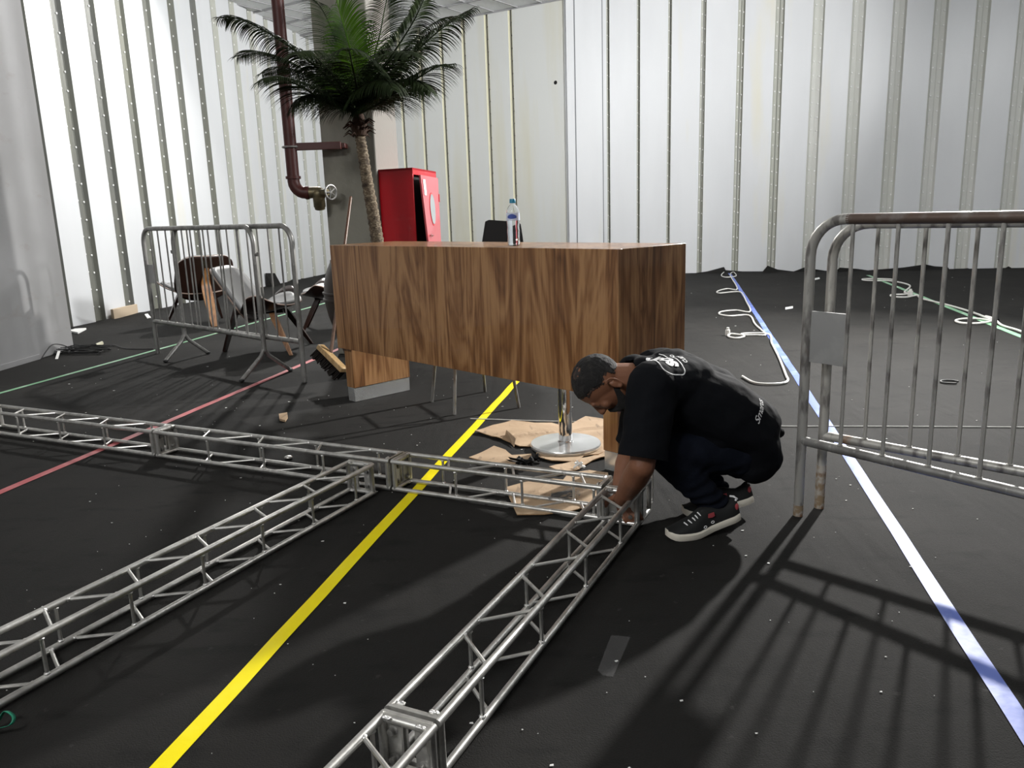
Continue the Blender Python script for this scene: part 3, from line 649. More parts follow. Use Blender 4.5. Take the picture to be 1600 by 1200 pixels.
b = MB(); b.tube([V((px_+.126,6.8,1.405)), V((vx,6.8,1.405))], .047, 16); b.ell(V((vx,6.8,1.39)), (.060,.056,.062)); b.lathe([(.045,-.0),(.050,-.03),(.050,-.10),(.043,-.11),(.040,-.105),(0,-.105)], V((vx,6.79,1.385)), 20, 0, (.05,-.35,1)); b.tube([V((vx,6.8,1.40)), V((vx+.09,6.73,1.40))], [.036,.026], 14); b.build('valve_body', 'bronze', vv, origin=V((vx,6.8,1.39)))
b = MB(); b.lathe([(.028,0),(.043,0),(.043,.012),(.028,.012)], V((vx,6.79,1.385))-V((.05,-.35,1)).normalized()*.122, 20, 0, (.05,-.35,1)); b.build('outlet_ring', 'bronze', vv, origin=V((vx,6.8,1.28)))
hwc = V((vx+.125,6.70,1.40)); hn = V((.79,-.61,0))
x_, y_, d_ = frame(hn); b = MB(); b.tube([V((vx+.08,6.74,1.40)), hwc], .009, 8)
b.tube([hwc + (x_*math.cos(t)+y_*math.sin(t))*.058 for t in [i*2*PI/24 for i in range(25)]], .0075, 8)
for k in range(5): t = k*2*PI/5; b.tube([hwc, hwc+(x_*math.cos(t)+y_*math.sin(t))*.058], .005, 6)
b.build('handwheel', 'galv', vv, origin=hwc)
# fire hose cabinet on the right face of the column
k1 = V((-1.070,6.90,0)); k2 = V((-.765,6.76,0)); kd = V((.13,.75,0))
ku = (k2-k1); kh0, kh1 = .80, 1.578
root = thing('fire_hose_cabinet', V((-.9,7.2,kh0)), 'red metal fire hose cabinet with round window on the right of the column', 'cabinet')
b = MB(); e = V((0,0,1)); kn = ku.normalized()
q = [k1, k2, k2+kd, k1+kd]
b.prism([q[0]+e*kh0, q[1]+e*kh0, q[1]+kd*.03+e*kh0, q[0]+kd*.03+e*kh0], (0,0,kh1-kh0))
b.prism([q[3]+e*kh0, q[2]+e*kh0, q[2]-kd*.03+e*kh0, q[3]-kd*.03+e*kh0], (0,0,kh1-kh0))
b.prism([q[0]+e*kh0, q[1]+e*kh0, q[2]+e*kh0, q[3]+e*kh0], (0,0,.02)); b.prism([q[0]+e*(kh1-.02), q[1]+e*(kh1-.02), q[2]+e*(kh1-.02), q[3]+e*(kh1-.02)], (0,0,.02))
b.prism([q[0]+e*kh0, q[3]+e*kh0, q[3]+kn*.01+e*kh0, q[0]+kn*.01+e*kh0], (0,0,kh1-kh0))
b.prism([q[1]+e*(kh1-.055), q[2]+e*(kh1-.055), q[2]-kn*.004+e*(kh1-.055), q[1]-kn*.004+e*(kh1-.055)], (0,0,.055))
b.build('cabinet_body', 'red', root, origin=k2, bevel=.003)
b = MB(); b.prism([q[0]+kn*.02+kd*.04+e*(kh0+.02), q[1]-kn*.04+kd*.04+e*(kh0+.02), q[2]-kn*.04-kd*.04+e*(kh0+.02), q[3]+kn*.02-kd*.04+e*(kh0+.02)], (0,0,kh1-kh0-.045)); b.build('cabinet_interior', 'black_in', root, origin=k2)
# door leaning off its upper hinge
kdn = kd.normalized(); DH = kh1-.06-kh0; DL = kd.length-.04
dtop0 = k2 + kdn*(DL+.02); 
def dp(u, z, o_=0):   # u from hinge towards latch, z height; the door sags open towards its lower latch corner
    return dtop0 - kdn*u + kn*((.045+.055*(1-z/DH))*(u/DL)+.006+o_) + V((0,0,kh0+z))
b = MB(); nu, nzz = 8, 8
for o_ in (0, .018):
    for i in range(nu+1):
        for j in range(nzz+1): b.v.append(dp(DL*i/nu, DH*j/nzz, o_))
S = (nu+1)*(nzz+1)
for i in range(nu):
    for j in range(nzz):
        a = i*(nzz+1)+j; b.face([a, a+1, a+nzz+2, a+nzz+1]); b.face([S+a, S+a+nzz+1, S+a+nzz+2, S+a+1])
for i in range(nu):
    for j in (0, nzz): a = i*(nzz+1)+j; b.face([a, a+nzz+1, S+a+nzz+1, S+a])
for j in range(nzz):
    for i in (0, nu): a = i*(nzz+1)+j; b.face([a, a+1, S+a+1, S+a])
door = b.build('door', 'red_door', root, origin=dp(0,0), bevel=.002)
def dpatch(name, u, z, ru, rz, m, n=28, o_=.0195, rect=False, par=None):
    b = MB()
    if rect: pts = [(u-ru,z-rz),(u+ru,z-rz),(u+ru,z+rz),(u-ru,z+rz)]
    else: pts = [(u+ru*math.cos(2*PI*k/n), z+rz*math.sin(2*PI*k/n)) for k in range(n)]
    b.v = [dp(a, c, o_) for a, c in pts]; b.face(list(range(len(pts))));
    b.v += [dp(a, c, o_+.004) for a, c in pts]; n_ = len(pts); b.face(list(range(n_, 2*n_)))
    for k in range(n_): b.face([k, (k+1) % n_, n_+(k+1) % n_, n_+k])
    return b.build(name, m, par or door, origin=dp(u, z))
dpatch('window', .36, DH-.28, .115, .13, 'glass')
dpatch('window_ring', .36, DH-.28, .128, .143, 'red', o_=.0165)
st = dpatch('sticker', .625, DH-.10, .045, .065, 'paper', rect=True)
dpatch('lock', .60, DH-.50, .018, .018, 'chrome', o_=.03)
b = MB(); b.tube([dp(.60, DH-.50, .02), dp(.60, DH-.50, .05)], .006, 8); b.build('key', 'chrome', door, origin=dp(.6, DH-.5))
dpatch('hinge', .0, DH-.18, .012, .035, 'red', rect=True)
# ------------------------------------------------------------------ potted palm
pc = V((-1.10, 6.12, 0))
root = thing('potted_palm', pc, 'tall artificial palm in a dark brown urn between counter and concrete column', 'potted palm')
b = MB(); b.lathe([(0,0),(.15,0),(.16,.02),(.20,.14),(.255,.30),(.300,.45),(.318,.54),(.324,.575),(.334,.580),(.334,.592),(.324,.597),(.324,.622),(.334,.627),(.334,.640),(.322,.645),(.315,.72),(.292,.80),(.262,.86),(.258,.88),(.235,.88),(.235,.84),(0,.84)], pc, 48)
b.build('urn', 'pot', root, origin=pc)
tk = [V((-.97, 6.12, .84)), U(590, 378, 6.12), U(583, 335, 6.12), U(574, 285, 6.12), U(567, 240, 6.12), U(562, 212, 6.12)]
tp = smooth_path(tk, 10); rad = []
b = MB(); R_ = []
for i, p in enumerate(tp):
    rad.append(.050-.014*i/len(tp) + (.004 if i % 2 else -.002))
b.tube(tp, rad, 14); b.build('trunk', 'trunk', root, origin=tk[0])
crown = U(560, 178, 6.12)
b = MB(); b.tube([tk[-1], tk[-1].lerp(crown, .35), crown], [.055, .062, .035], 14)
rr = random.Random(11)
for k in range(26):
    a = rr.uniform(0, 2*PI); p = tk[-1].lerp(crown, rr.uniform(-.1, .6)); d = V((math.cos(a), math.sin(a), .1))
    b.tube([p + d*.04, p + d*.08 + V((0,0,.02)), p+d*.12-V((0,0,.01))], [.010,.006,.002], 6)
b.build('crown_fibre', 'fibre', root, origin=crown)
def frond(ctrl, m, width=.31, nl=46, droop=.35, seed=0, twist=0., tipf=.35):
    r = random.Random(seed); path = smooth_path(ctrl, 12); n = len(path)
    b = MB(); b.tube(path, [.009*(1-.85*i/n)+.001 for i in range(n)], 6)
    cum = [0]
    for i in range(1, n): cum.append(cum[-1]+(path[i]-path[i-1]).length)
    L_ = cum[-1]
    def at_(s_):
        s_ = min(max(s_, 0), L_*.9999)
        for i in range(1, n):
            if cum[i] >= s_:
                t = (s_-cum[i-1])/max(cum[i]-cum[i-1], 1e-6); return path[i-1].lerp(path[i], t), (path[i]-path[i-1]).normalized()
        return path[-1], (path[-1]-path[-2]).normalized()
    for k in range(nl):
        f = .10 + .90*k/(nl-1); p, d = at_(f*L_)
        side = d.cross(V((0,0,1)))
        if side.length < .15: side = d.cross(V((0,1,0)))
        side.normalize()
        if twist: side = Quaternion(d, twist) @ side
        up = side.cross(d).normalized()
        ln = width*(.45+.75*math.sin(PI*min(f*.9+.12, 1)))*(1 if f < .93 else .75)*r.uniform(.9, 1.08)
        for sg in (-1, 1):
            dd = (side*sg*.85 + d*(.42+tipf*f) + up*.16).normalized(); q = p.copy(); w_ = .0074; seg = 7; vel = dd.copy()
            wd = dd.cross(V((0,0,1))); wd = (d - dd*d.dot(dd)).normalized(); tw = r.uniform(-.35,.35)
            wd = Quaternion(dd, tw) @ wd
            i0 = len(b.v)
            for j in range(seg+1):
                t = j/seg; ww = w_*(.35+1.3*t if t < .3 else (1-t)**.7*1.15+.02)
                b.v += [q - wd*ww, q + wd*ww]
                if j: b.face([i0+2*j-2, i0+2*j-1, i0+2*j+1, i0+2*j])
                vel = (vel + V((0,0,-1))*droop*(.30+.5*t)).normalized(); q = q + vel*ln/seg
    o = b.build('frond', m, root, origin=ctrl[0], fix=False); return o
Y0 = 6.12
def FR(px, **k): return frond([crown+V((0,0,.0))] + [U(x, y, Y0+dy) for x, y, dy in px], k.pop('m', 'leaf'), **k)
FR([(500,110,-.15),(430,58,-.25),(375,30,-.3),(345,28,-.3)], seed=1, width=.33, nl=84)
FR([(505,130,.1),(450,95,.2),(400,80,.3),(372,88,.35)], seed=2, width=.31, nl=78)
FR([(510,160,-.25),(470,135,-.45),(430,120,-.6),(405,128,-.7)], seed=3, width=.28, nl=66)
FR([(555,110,-.05),(540,50,-.1),(526,0,-.12),(515,-45,-.1)], seed=4, m='leaf_bright', width=.30, nl=84, droop=.22, twist=.0)
FR([(575,120,.2),(592,60,.3),(602,10,.4),(612,-30,.5)], seed=5, width=.28, nl=76, droop=.3)
FR([(585,125,-.1),(620,75,-.2),(648,30,-.25),(665,-8,-.3)], seed=6, width=.30, nl=78)
FR([(590,140,.0),(640,90,.0),(690,45,-.05),(738,14,-.05)], seed=7, width=.30, nl=84)
FR([(595,160,-.2),(640,130,-.35),(680,106,-.45),(708,100,-.5)], seed=8, width=.30, nl=76)
FR([(590,165,.3),(625,150,.5),(655,135,.7),(680,140,.8)], seed=9, width=.26, nl=60)
FR([(558,140,-.35),(551,105,-.65),(546,80,-.9),(543,75,-1.05)], seed=10, width=.30, nl=76, droop=.4)
FR([(530,130,-.3),(500,95,-.55),(478,80,-.75),(462,85,-.9)], seed=12, width=.28, nl=66)
FR([(590,120,-.35),(612,92,-.6),(630,80,-.8),(642,86,-.95)], seed=13, width=.28, nl=66)
FR([(540,110,.3),(520,50,.5),(500,10,.6),(480,-5,.7)], seed=14, width=.28, nl=66)
FR([(520,150,.2),(480,118,.35),(440,105,.5),(410,115,.6)], seed=15, width=.3, nl=70, droop=.45)
FR([(535,165,-.1),(505,150,-.2),(475,150,-.3),(455,168,-.35)], seed=16, width=.26, nl=56, droop=.5)
FR([(590,150,-.15),(622,128,-.3),(650,125,-.4),(672,142,-.5)], seed=17, width=.28, nl=60, droop=.5)
FR([(575,150,-.3),(590,130,-.5),(604,125,-.65),(615,140,-.75)], seed=18, width=.26, nl=56, droop=.5)
FR([(590,130,.2),(640,70,.35),(680,35,.45),(715,25,.5)], seed=19, width=.28, nl=70)
# ------------------------------------------------------------------ broom
root = thing('push_broom', G(512,598), 'wooden push broom with dark bristles leaning behind the left end of the counter', 'broom')
hb, ht = U(517,552,5.52), U(548,307,5.98)
b = MB(); b.tube([hb, ht-(ht-hb)*.01, ht], [.012,.012,.007], 12); b.build('broom_handle', 'handle', root, origin=hb)
w0, w1 = U(500,541,5.56), U(538,579,5.40); wd = (w1-w0).normalized(); wn = wd.cross(V((0,.2,1))).normalized(); wu = wn.cross(wd).normalized()
if wu.z < 0: wu = -wu
wm = Matrix.Translation(w0) @ Matrix((tuple(wd), tuple(wn), tuple(wu))).transposed().to_4x4(); WL = (w1-w0).length
b = MB(); b.box((0,-.03,-.018),(WL,.03,.018), wm); b.build('broom_head', 'broomwood', root, origin=w0, bevel=.005)
b = MB(); rr = random.Random(2)
for i in range(22):
    for j in range(4):
        p = wm @ V((WL*(i+.5)/22, -.022+.0145*j, -.018)); dr = (-wu*.8 - wd*.28 + V((rr.uniform(-.12,.12), rr.uniform(-.1,.1), 0))).normalized()
        L2 = .085; q = p + dr*L2
        if q.z < .004: q = p + dr*L2*max(.1, (p.z-.004)/(p.z-q.z))
        b.tube([p, q], [.004, .0065], 5)
bb = b.build('bristles', 'bristle', root, origin=w0); bb['kind'] = 'stuff'
# ------------------------------------------------------------------ crowd barriers
def barrier(p0, h, L_, nb_, label, H=1.135, zr=.305, r=.0185, rb=.0075, first=.16, step=.16, feet='straight', mats=('galv','galv','galv'), plate=None, cr=.13, group=None, lean=0., hooks=False, rust=False):
    d = hv(h); p0 = V((p0[0], p0[1], 0)); n = V((d.y, -d.x, 0))
    P = lambda s_, z, o_=0: p0 + d*s_ + n*(o_+lean*z) + V((0,0,z))
    root = thing('crowd_barrier', P(L_/2, 0), label, 'barrier', group)
    def arc(s0, sg): return [P(s0+sg*cr*(1-math.cos(a)), H-cr+cr*math.sin(a)) for a in [PI/2*i/8 for i in range(9)]]
    zf = 0 if feet == 'straight' else .20
    left = [P(0, zf), P(0, .3), P(0, .7)] + arc(0, 1)
    right = arc(L_, -1)[::-1] + [P(L_, .7), P(L_, .3), P(L_, zf)]
    cut = P(cr+.0, H)
    b = MB(); b.tube(left + [P(cr+.02, H)], r, 16); b.build('post', mats[1], root, origin=P(0,0))
    b = MB(); b.tube([P(L_-cr-.02, H)] + right, r, 16); b.build('post', mats[1], root, origin=P(L_,0))
    b = MB(); b.tube([P(cr+.01, H), P(L_/2, H), P(L_-cr-.01, H)], r*1.005, 16); b.build('top_rail', mats[0], root, origin=P(L_/2,H))
    b = MB(); b.tube([P(0, zr), P(L_/2, zr), P(L_, zr)], r*.95, 14); b.build('bottom_rail', mats[2], root, origin=P(L_/2,zr))
    for k in range(nb_):
        s_ = first + step*k
        if s_ > L_-.05: break
        zt_ = H if cr < s_ < L_-cr else H-cr+math.sqrt(max(0, cr*cr-(cr-min(s_, L_-s_))**2))
        b = MB(); b.tube([P(s_, zr), P(s_, zt_)], rb, 8)
        b.ell(P(s_, zr+.016), (.013,.013,.006), n=8, k=5); b.build('bar', mats[1], root, origin=P(s_, zr))
    if rust:
        for s_ in (0,):
            b = MB(); b.lathe([(r*1.02,.0),(r*1.03,.0),(r*1.03,rust),(r*1.01,rust)], P(s_, 0), 16); b.build('rusty_foot', 'rust', root, origin=P(s_, 0))
    if feet != 'straight':
        for s_, f in ((0, feet[0]), (L_, feet[1])):
            for q in f:
                q = V((q[0], q[1], .012)); t = P(s_, .24); m_ = q.lerp(P(s_, .19), .85)
                b = MB(); b.tube([P(s_, .22), m_, q], r*.85, 12); b.ell(q, (r*1.1, r*1.1, .014), m=1); b.build('foot', ['galv', 'black_rubber'], root, origin=P(s_,.2))
    if plate:
        s0, s1, z0, z1 = plate; b = MB()
        b.prism([P(s0, z0, .004), P(s1, z0, .004), P(s1, z0, -.004), P(s0, z0, -.004)], (n*lean*(z1-z0))+V((0,0,z1-z0))); b.build('sign_plate', 'galv_plate', root, origin=P(s0,z0), bevel=.001)
    if hooks:
        for s_, sg in ((0,-1), (L_, 1)):
            b = MB(); b.tube([P(s_, .94), P(s_+sg*.05, .94), P(s_+sg*.05, .96)], .012, 8); b.build('hook', mats[1], root, origin=P(s_, .94))
    return root
M['galv_plate'] = mat('grey_painted_plate', (.36,.36,.355), .5, .3, mix=[((.42,.42,.41), 12, .5, .7, (1,1,1)), ((.05,.05,.05), 22, .70, .74, (1,1,.4))])
barrier(G(1247,805), 144.17, 2.3, 14, 'nearer of the two right-hand steel barriers, with rust-brown top rail and grey plate', mats=('galv_rust','galv_worn','galv'), plate=(.012,.155,.615,.805), rust=.045)
barrier(G(1280,793)+V((.0,.0,0)), 136.2, 2.3, 14, 'farther of the two right-hand steel barriers, standing close behind the nearer one', H=1.115, mats=('galv_worn','galv_worn','galv_worn'), rust=.18, zr=.30, rb=.0075)
barrier(G(247,552), 131.36, 2.36, 15, 'left-hand steel barrier with straight legs and a small plate near its left post', H=1.15, first=.147, step=.147, zr=.305, plate=(.01,.13,.66,.83), r=.0195, rb=.007)
f1, f2, f3, f4 = G(259,566), G(325,553), G(378,597), G(454,580)
q0 = VPl(283,430,(f1+f2)/2,131.36); 
ba = (f1+f2)/2; bb_ = (f3+f4)/2; bh = math.degrees(math.atan2((bb_-ba).x, (bb_-ba).y))
barrier(ba, bh, (bb_-ba).length, 4, 'shorter left-hand steel barrier with splayed feet and hooks, overlapping the longer one', H=1.15, first=.29, step=.295, zr=.30, feet=((f1, f2), (f3, f4)), hooks=True, r=.0195, rb=.007)
# ------------------------------------------------------------------ lounge chairs
def lounge(loc, h, label, scale=1., warm=False):
    f = hv(h); s_ = V((f.y, -f.x, 0)); mt = Matrix.Translation(loc) @ Matrix((tuple(s_), tuple(f), (0,0,1))).transposed().to_4x4() @ Matrix.Scale(scale, 4)
    T = lambda x, y, z: mt @ V((x, y, z))
    root = thing('lounge_chair', loc, label, 'chair', 'three-legged plywood lounge chairs')
    # seat shell: broad, with upswept wings; y forward
    def seat(u, v, grow=0.):       # u -1..1 across, v -1..1 depth
        x = .455*u; y = .23*v*math.sqrt(max(0, 1-.55*abs(u)**3)); z = .355 + .165*abs(u)**3.2 + .035*v + (.02*v*v)
        return x, y, z
    def patch(fn, nu, nv, th, name, m, mrim=None, par=root, msk=1.):
        b = MB()
        for i in range(nu+1):
            for j in range(nv+1): b.v.append(T(*fn(-1+2*i/nu, -1+2*j/nv)))
        for i in range(nu):
            for j in range(nv): a = i*(nv+1)+j; b.face([a, a+nv+1, a+nv+2, a+1])
        o = b.build(name, [m, mrim or m], par, origin=T(0,0,.35), fix=False)
        md = o.modifiers.new('s', 'SOLIDIFY'); md.thickness = th; md.offset = 0; md.material_offset_rim = 1
        return o
    def disc(u, v, k=3.):           # square -> rounded outline
        q = .5 if k == 3. else .36
        s1 = math.sqrt(max(0, 1-abs(v)**k*q)); s2 = math.sqrt(max(0, 1-abs(u)**k*q)); return u*s1, v*s2
    patch(lambda u, v: seat(*disc(u, v)), 26, 12, .014, 'seat_shell', 'ply', 'ply_edge')
    def cush(u, v): x, y, z = seat(disc(u, v)[0]*.80, disc(u, v)[1]*.92); return x, y, z+.026
    patch(cush, 20, 10, .034, 'seat_cushion', 'leather')
    tb_ = math.radians(32)
    def back(u, v):
        x = .30*u; t = .28*v; bow = .05*u*u; return x, -.31 - math.sin(tb_)*t + bow*math.cos(tb_)*1.0, .50 + math.cos(tb_)*t + bow*math.sin(tb_)
    bk = patch(lambda u, v: back(*disc(u, v, 4)), 18, 14, .014, 'back_shell', 'ply', 'ply_edge')
    def bcush(u, v):
        x, y, z = back(disc(u, v, 4)[0]*.95, disc(u, v, 4)[1]*.95); return x, y+.026*math.cos(tb_), z+.026*math.sin(tb_)
    patch(bcush, 16, 12, .034, 'back_cushion', 'leather')
    # rear leg: broad bent strip rising as the back support
    wood = 'ply_warm' if warm == 1 else 'ply'
    b = MB(); rings = []
    pth = smooth_path([V((0,-.46,0)), V((0,-.40,.16)), V((0,-.33,.33)), V((0,-.300,.45)), V((0,-.345,.54)), V((0,-.385,.61))], 6)
    n = len(pth)
    for i, p in enumerate(pth):
        w_ = .022+.030*math.sin(PI*min(1, i/n+.12)); d = (pth[min(i+1,n-1)]-pth[max(i-1,0)]).normalized(); nn_ = V((0, d.z, -d.y))
        rings.append([T(*(p+V((a*w_,0,0))+nn_*c*.010)) for a, c in ((-1,-1),(1,-1),(1,1),(-1,1))])
    b.rings(rings); b.build('leg', wood, root, origin=T(0,-.46,0))
    b = MB(); b.tube([T(0,-.33,.335), T(0,-.15,.335), T(0,.10,.345)], .018, 8); b.build('support', 'ply', root, origin=T(0,-.1,.33))
    for sg in (-1, 1):
        b = MB(); rings = []
        for t, w_ in ((0,.018),(.5,.030),(.85,.036),(1,.030)):
            p = V((sg*.30,.235,0)).lerp(V((sg*.17,.06,.35)), t); rings.append([T(*(p+V((a*w_*.55, c*w_*.8, 0)))) for a, c in ((-1,-1),(1,-1),(1,1),(-1,1))])
        b.rings(rings); b.build('leg', 'ply_warm' if (warm == 2 and sg > 0) else 'ply', root, origin=T(sg*.3,.23,0), bevel=.003)
    return root
def seat_frame(r_, f_1, f_2):     # chair placed by its three feet
    m_ = (f_1+f_2)/2; d = m_-r_; sc = d.length/.695; h = math.degrees(math.atan2(d.x, d.y)); return r_ + d*(.46/.695), h, sc
l1 = seat_frame(G(336.5,510.5), G(260,503), G(350,500))
lounge(l1[0], l1[1], 'lounge chair seen from its dark back, leftmost behind the steel barrier', max(.85, min(1.15, l1[2])), warm=True)
l2 = seat_frame(G(346,552), G(459,554), G(487,534.7))
lounge(l2[0], l2[1]+14, 'lounge chair seen from its side with grey cushions, in the middle behind the barrier', max(.85, min(1.15, l2[2])), warm=2)
lounge(G(524,452,.40)*V((1,1,0)) if False else V((G(506,461,.38).x, G(506,461,.38).y, 0)), 262, 'lounge chair farthest right, half hidden behind the urn and counter', 1.)
# ------------------------------------------------------------------ crouching person
def organic(b, name, m, parent, vox, sm=6, disp=None, origin=None):
    """fuse overlapping volumes into one continuous skin"""
    o = b.build(name+'_tmp', m, None, fix=True)
    md = o.modifiers.new('r', 'REMESH'); md.mode = 'VOXEL'; md.voxel_size = vox; md.use_smooth_shade = True
    md = o.modifiers.new('s', 'SMOOTH'); md.iterations = sm; md.factor = .6
    dg = bpy.context.evaluated_depsgraph_get(); dg.update()
    me = bpy.data.meshes.new_from_object(o.evaluated_get(dg)); me.name = name
    bpy.data.objects.remove(o)
    if disp:
        nr = [v.normal.copy() for v in me.vertices]
        for v, n_ in zip(me.vertices, nr): v.co += n_*disp(v.co.copy(), n_)
    me.materials.clear(); me.materials.append(M[m])
    me.polygons.foreach_set('use_smooth', [True]*len(me.polygons))
    o = bpy.data.objects.new(name, me); C.objects.link(o)
    og = V(origin) if origin is not None else V((0,0,0))
    me.transform(Matrix.Translation(-og)); o.location = og
    if parent is not None: o.parent = parent; o.location = og-getp(parent)
    return o
PERS = G(1100, 850); PERS.z = 0; PERS.y += .12
man = thing('person', PERS, 'person in black t-shirt and dark jeans crouching over the truss corner joint', 'person')
FW = V((-.93,-.36,0)).normalized(); NR = V((.36,-.93,0)).normalized()   # facing; towards his left (camera) side
hipN, hipF = U(1153,702,2.88), U(1147,694,3.08)
kneeN, kneeF = U(1038,706,2.76), U(1036,690,3.06)
ankN, ankF = U(1118,790,2.80), U(1120,765,3.02)
shN, shF = U(1020,602,2.72), U(1014,597,3.04)
elN, elF = U(1003,728,2.64), U(985,705,3.06)
wrN, wrF = U(972,779,2.80), U(966,768,2.92)
neck0, neck1 = U(1003,592,2.93), U(968,598,2.92)
hc = U(935,599,2.92)
S1 = U(1002,584,2.92); S2 = U(1050,594,2.93); S3 = U(1102,618,2.95); S4 = U(1142,654,2.96); S5 = U(1152,700,2.97)
lat = NR
# skin: head, neck, arms, hands in one surface
ax = (U(985,616,2.92)-U(893,592,2.92)).normalized()       # crown -> chin
fd = (V((.10,-.10,-1))); fd = (fd - ax*fd.dot(ax)).normalized()  # the way the face looks: down
sd = ax.cross(fd).normalized()
if sd.dot(NR) < 0: sd = -sd
HR = Matrix((tuple(sd), tuple(fd), tuple(-ax))).transposed()      # local x: his left, y: face forward, z: crown
H = lambda x, y, z: hc + HR @ V((x, y, z))
b = MB()
b.ell(H(0,-.012,.012), (.077,.097,.093), HR, 32, 20)
b.ell(H(0,.026,-.030), (.062,.064,.082), HR, 28, 18)
b.ell(H(0,.040,-.098), (.044,.038,.034), HR)                       # jaw and chin
b.cone(H(.046,-.010,-.075), .024, H(.018,.054,-.118), .020); b.cone(H(-.046,-.010,-.075), .024, H(-.018,.054,-.118), .020)
b.cone(H(0,.088,-.010), .008, H(0,.102,-.044), .012); b.ell(H(.011,.093,-.048), (.009,.009,.008), HR); b.ell(H(-.011,.093,-.048), (.009,.009,.008), HR)   # nose
b.cone(H(-.034,.080,.002), .009, H(.034,.080,.002), .009)          # brow
b.cone(H(-.018,.085,-.078), .0075, H(.018,.085,-.078), .0075); b.cone(H(-.015,.083,-.088), .0075, H(.015,.083,-.088), .0075)   # lips
b.ell(H(.041,.062,-.042), (.018,.018,.022), HR); b.ell(H(-.041,.062,-.042), (.018,.018,.022), HR)   # cheeks
for sg in (-1, 1): b.ell(H(.030*sg,.072,-.016), (.0150,.0120,.0105), HR)   # lowered lids
b.cone(neck1, .056, neck0, .064); b.cone(H(0,-.03,-.03), .056, neck0, .062)
b.cone(shN.lerp(elN, .3), .050, elN, .046); b.cone(elN, .046, elN.lerp(wrN, .35), .048); b.cone(elN.lerp(wrN, .35), .048, wrN, .030)
b.cone(shF.lerp(elF, .3), .050, elF, .045); b.cone(elF, .045, elF.lerp(wrF, .35), .046); b.cone(elF.lerp(wrF, .35), .045, wrF, .028)
for sg in (1,):
    pass
skin = None
def ear(b, sg):
    c = H(.076*sg, -.022, -.042)
    for k in range(9):
        a = -PI*.62+k*(PI*1.30/8)
        p = c + HR @ V((.010*sg, -.016*math.cos(a)*-1*-1, .030*math.sin(a)*1))
        if k: b.cone(pp_, .0048, p, .0048, 8, 3)
        pp_ = p
    b.ell(c+HR@V((.002*sg,.004,-.006)), (.006,.013,.024), HR); b.ell(c+HR@V((.006*sg,.004,-.027)), (.006,.008,.009), HR)
ear(b, 1); ear(b, -1)
def hand(b, wr, palm_d, across, nrm, curl, seed, thumb_side):
    """palm from the wrist along palm_d; fingers curl towards -nrm"""
    pd = palm_d.normalized(); ac = (across - pd*across.dot(pd)).normalized(); nm = pd.cross(ac).normalized()
    if nm.dot(nrm) < 0: nm = -nm
    pe = wr + pd*.085
    for t in (-.028, -.010, .010, .028): b.cone(wr + ac*t*.55 + pd*.012, .017, pe + ac*t, .0125, 12, 4)
    lens = (.068, .078, .073, .056)
    for k, t in enumerate((.030, .010, -.010, -.029)):
        t *= thumb_side
        p = pe + ac*t; d = pd.copy(); L_ = lens[k]; r0 = .0092
        for seg, (fr, cu) in enumerate(((.45, curl*.55), (.30, curl*1.0), (.25, curl*.7))):
            d = (Quaternion(ac, 0) @ d); d = (d*math.cos(cu) - nm*math.sin(cu)).normalized()
            nm2 = ac.cross(d).normalized() if ac.cross(d).dot(nm) > 0 else -ac.cross(d).normalized()
            q = p + d*L_*fr; b.cone(p, r0, q, r0*.92, 12, 4); p = q; r0 *= .92
            pdn = d
            nm_ = nm2
            nm = nm_
        nm = pd.cross(ac).normalized(); nm = nm if nm.dot(nrm) > 0 else -nm
    t0 = wr + ac*.024*thumb_side + pd*.022; t1 = t0 + (ac*.8*thumb_side + pd*.7 - nm*.5).normalized()*.042; t2 = t1 + (ac*.2*thumb_side + pd*.9 - nm*.7).normalized()*.032
    b.cone(t0, .0145, t1, .011, 12, 4); b.cone(t1, .011, t2, .0092, 12, 4)
hand(b, wrN, V((.10,.85,-.28)), TN, V((0,.2,1)), .75, 1, -1)
hand(b, wrF, V((.25,-.55,-.45)), TN, V((0,-.2,1)), .6, 2, 1)
skin = organic(b, 'body', 'skin', man, .0042, 4, origin=neck0)
# eyes, closed to the ground
for sg in (-1, 1):
    b = MB(); b.ell(H(.030*sg,.0700,-.0175), (.0100,.0110,.0090), HR); b.build('eye', 'eye', man, origin=H(.03*sg,.073,-.018))
# hair shell with the thin crown patch
def headshell(name, m, off, cond, th=.003):
    b = MB(); n, k = 150, 100; idx = {}
    def P_(i, j):
        t = PI*i/k; a = 2*PI*j/n
        p = V((math.sin(t)*math.cos(a), math.sin(t)*math.sin(a), math.cos(t)))
        q = V((p.x*(.077+off), -.012+p.y*(.097+off), .012+p.z*(.093+off)))
        return p, q
    for i in range(k):
        for j in range(n):
            cs_ = [P_(i,j), P_(i+1,j), P_(i+1,j+1), P_(i,j+1)]
            pm = sum((c_[0] for c_ in cs_), V())/4
            if cond(pm):
                f = []
                for (ii, jj), c_ in zip(((i,j),(i+1,j),(i+1,(j+1)%n),(i,(j+1)%n)), cs_):
                    jj %= n
                    if (ii,jj) not in idx:
                        q = c_[1] + c_[0]*.0022*noise.noise(c_[0]*9); idx[(ii,jj)] = len(b.v); b.v.append(H(*q))
                    f.append(idx[(ii,jj)])
                b.face(f)
    o = b.build(name, m, man, origin=hc, fix=False)
    md = o.modifiers.new('s', 'SOLIDIFY'); md.thickness = th; md.offset = 1
    return o
def jit(p, a=.05): return a*noise.noise(p*14)+a*.6*noise.noise(p*40)
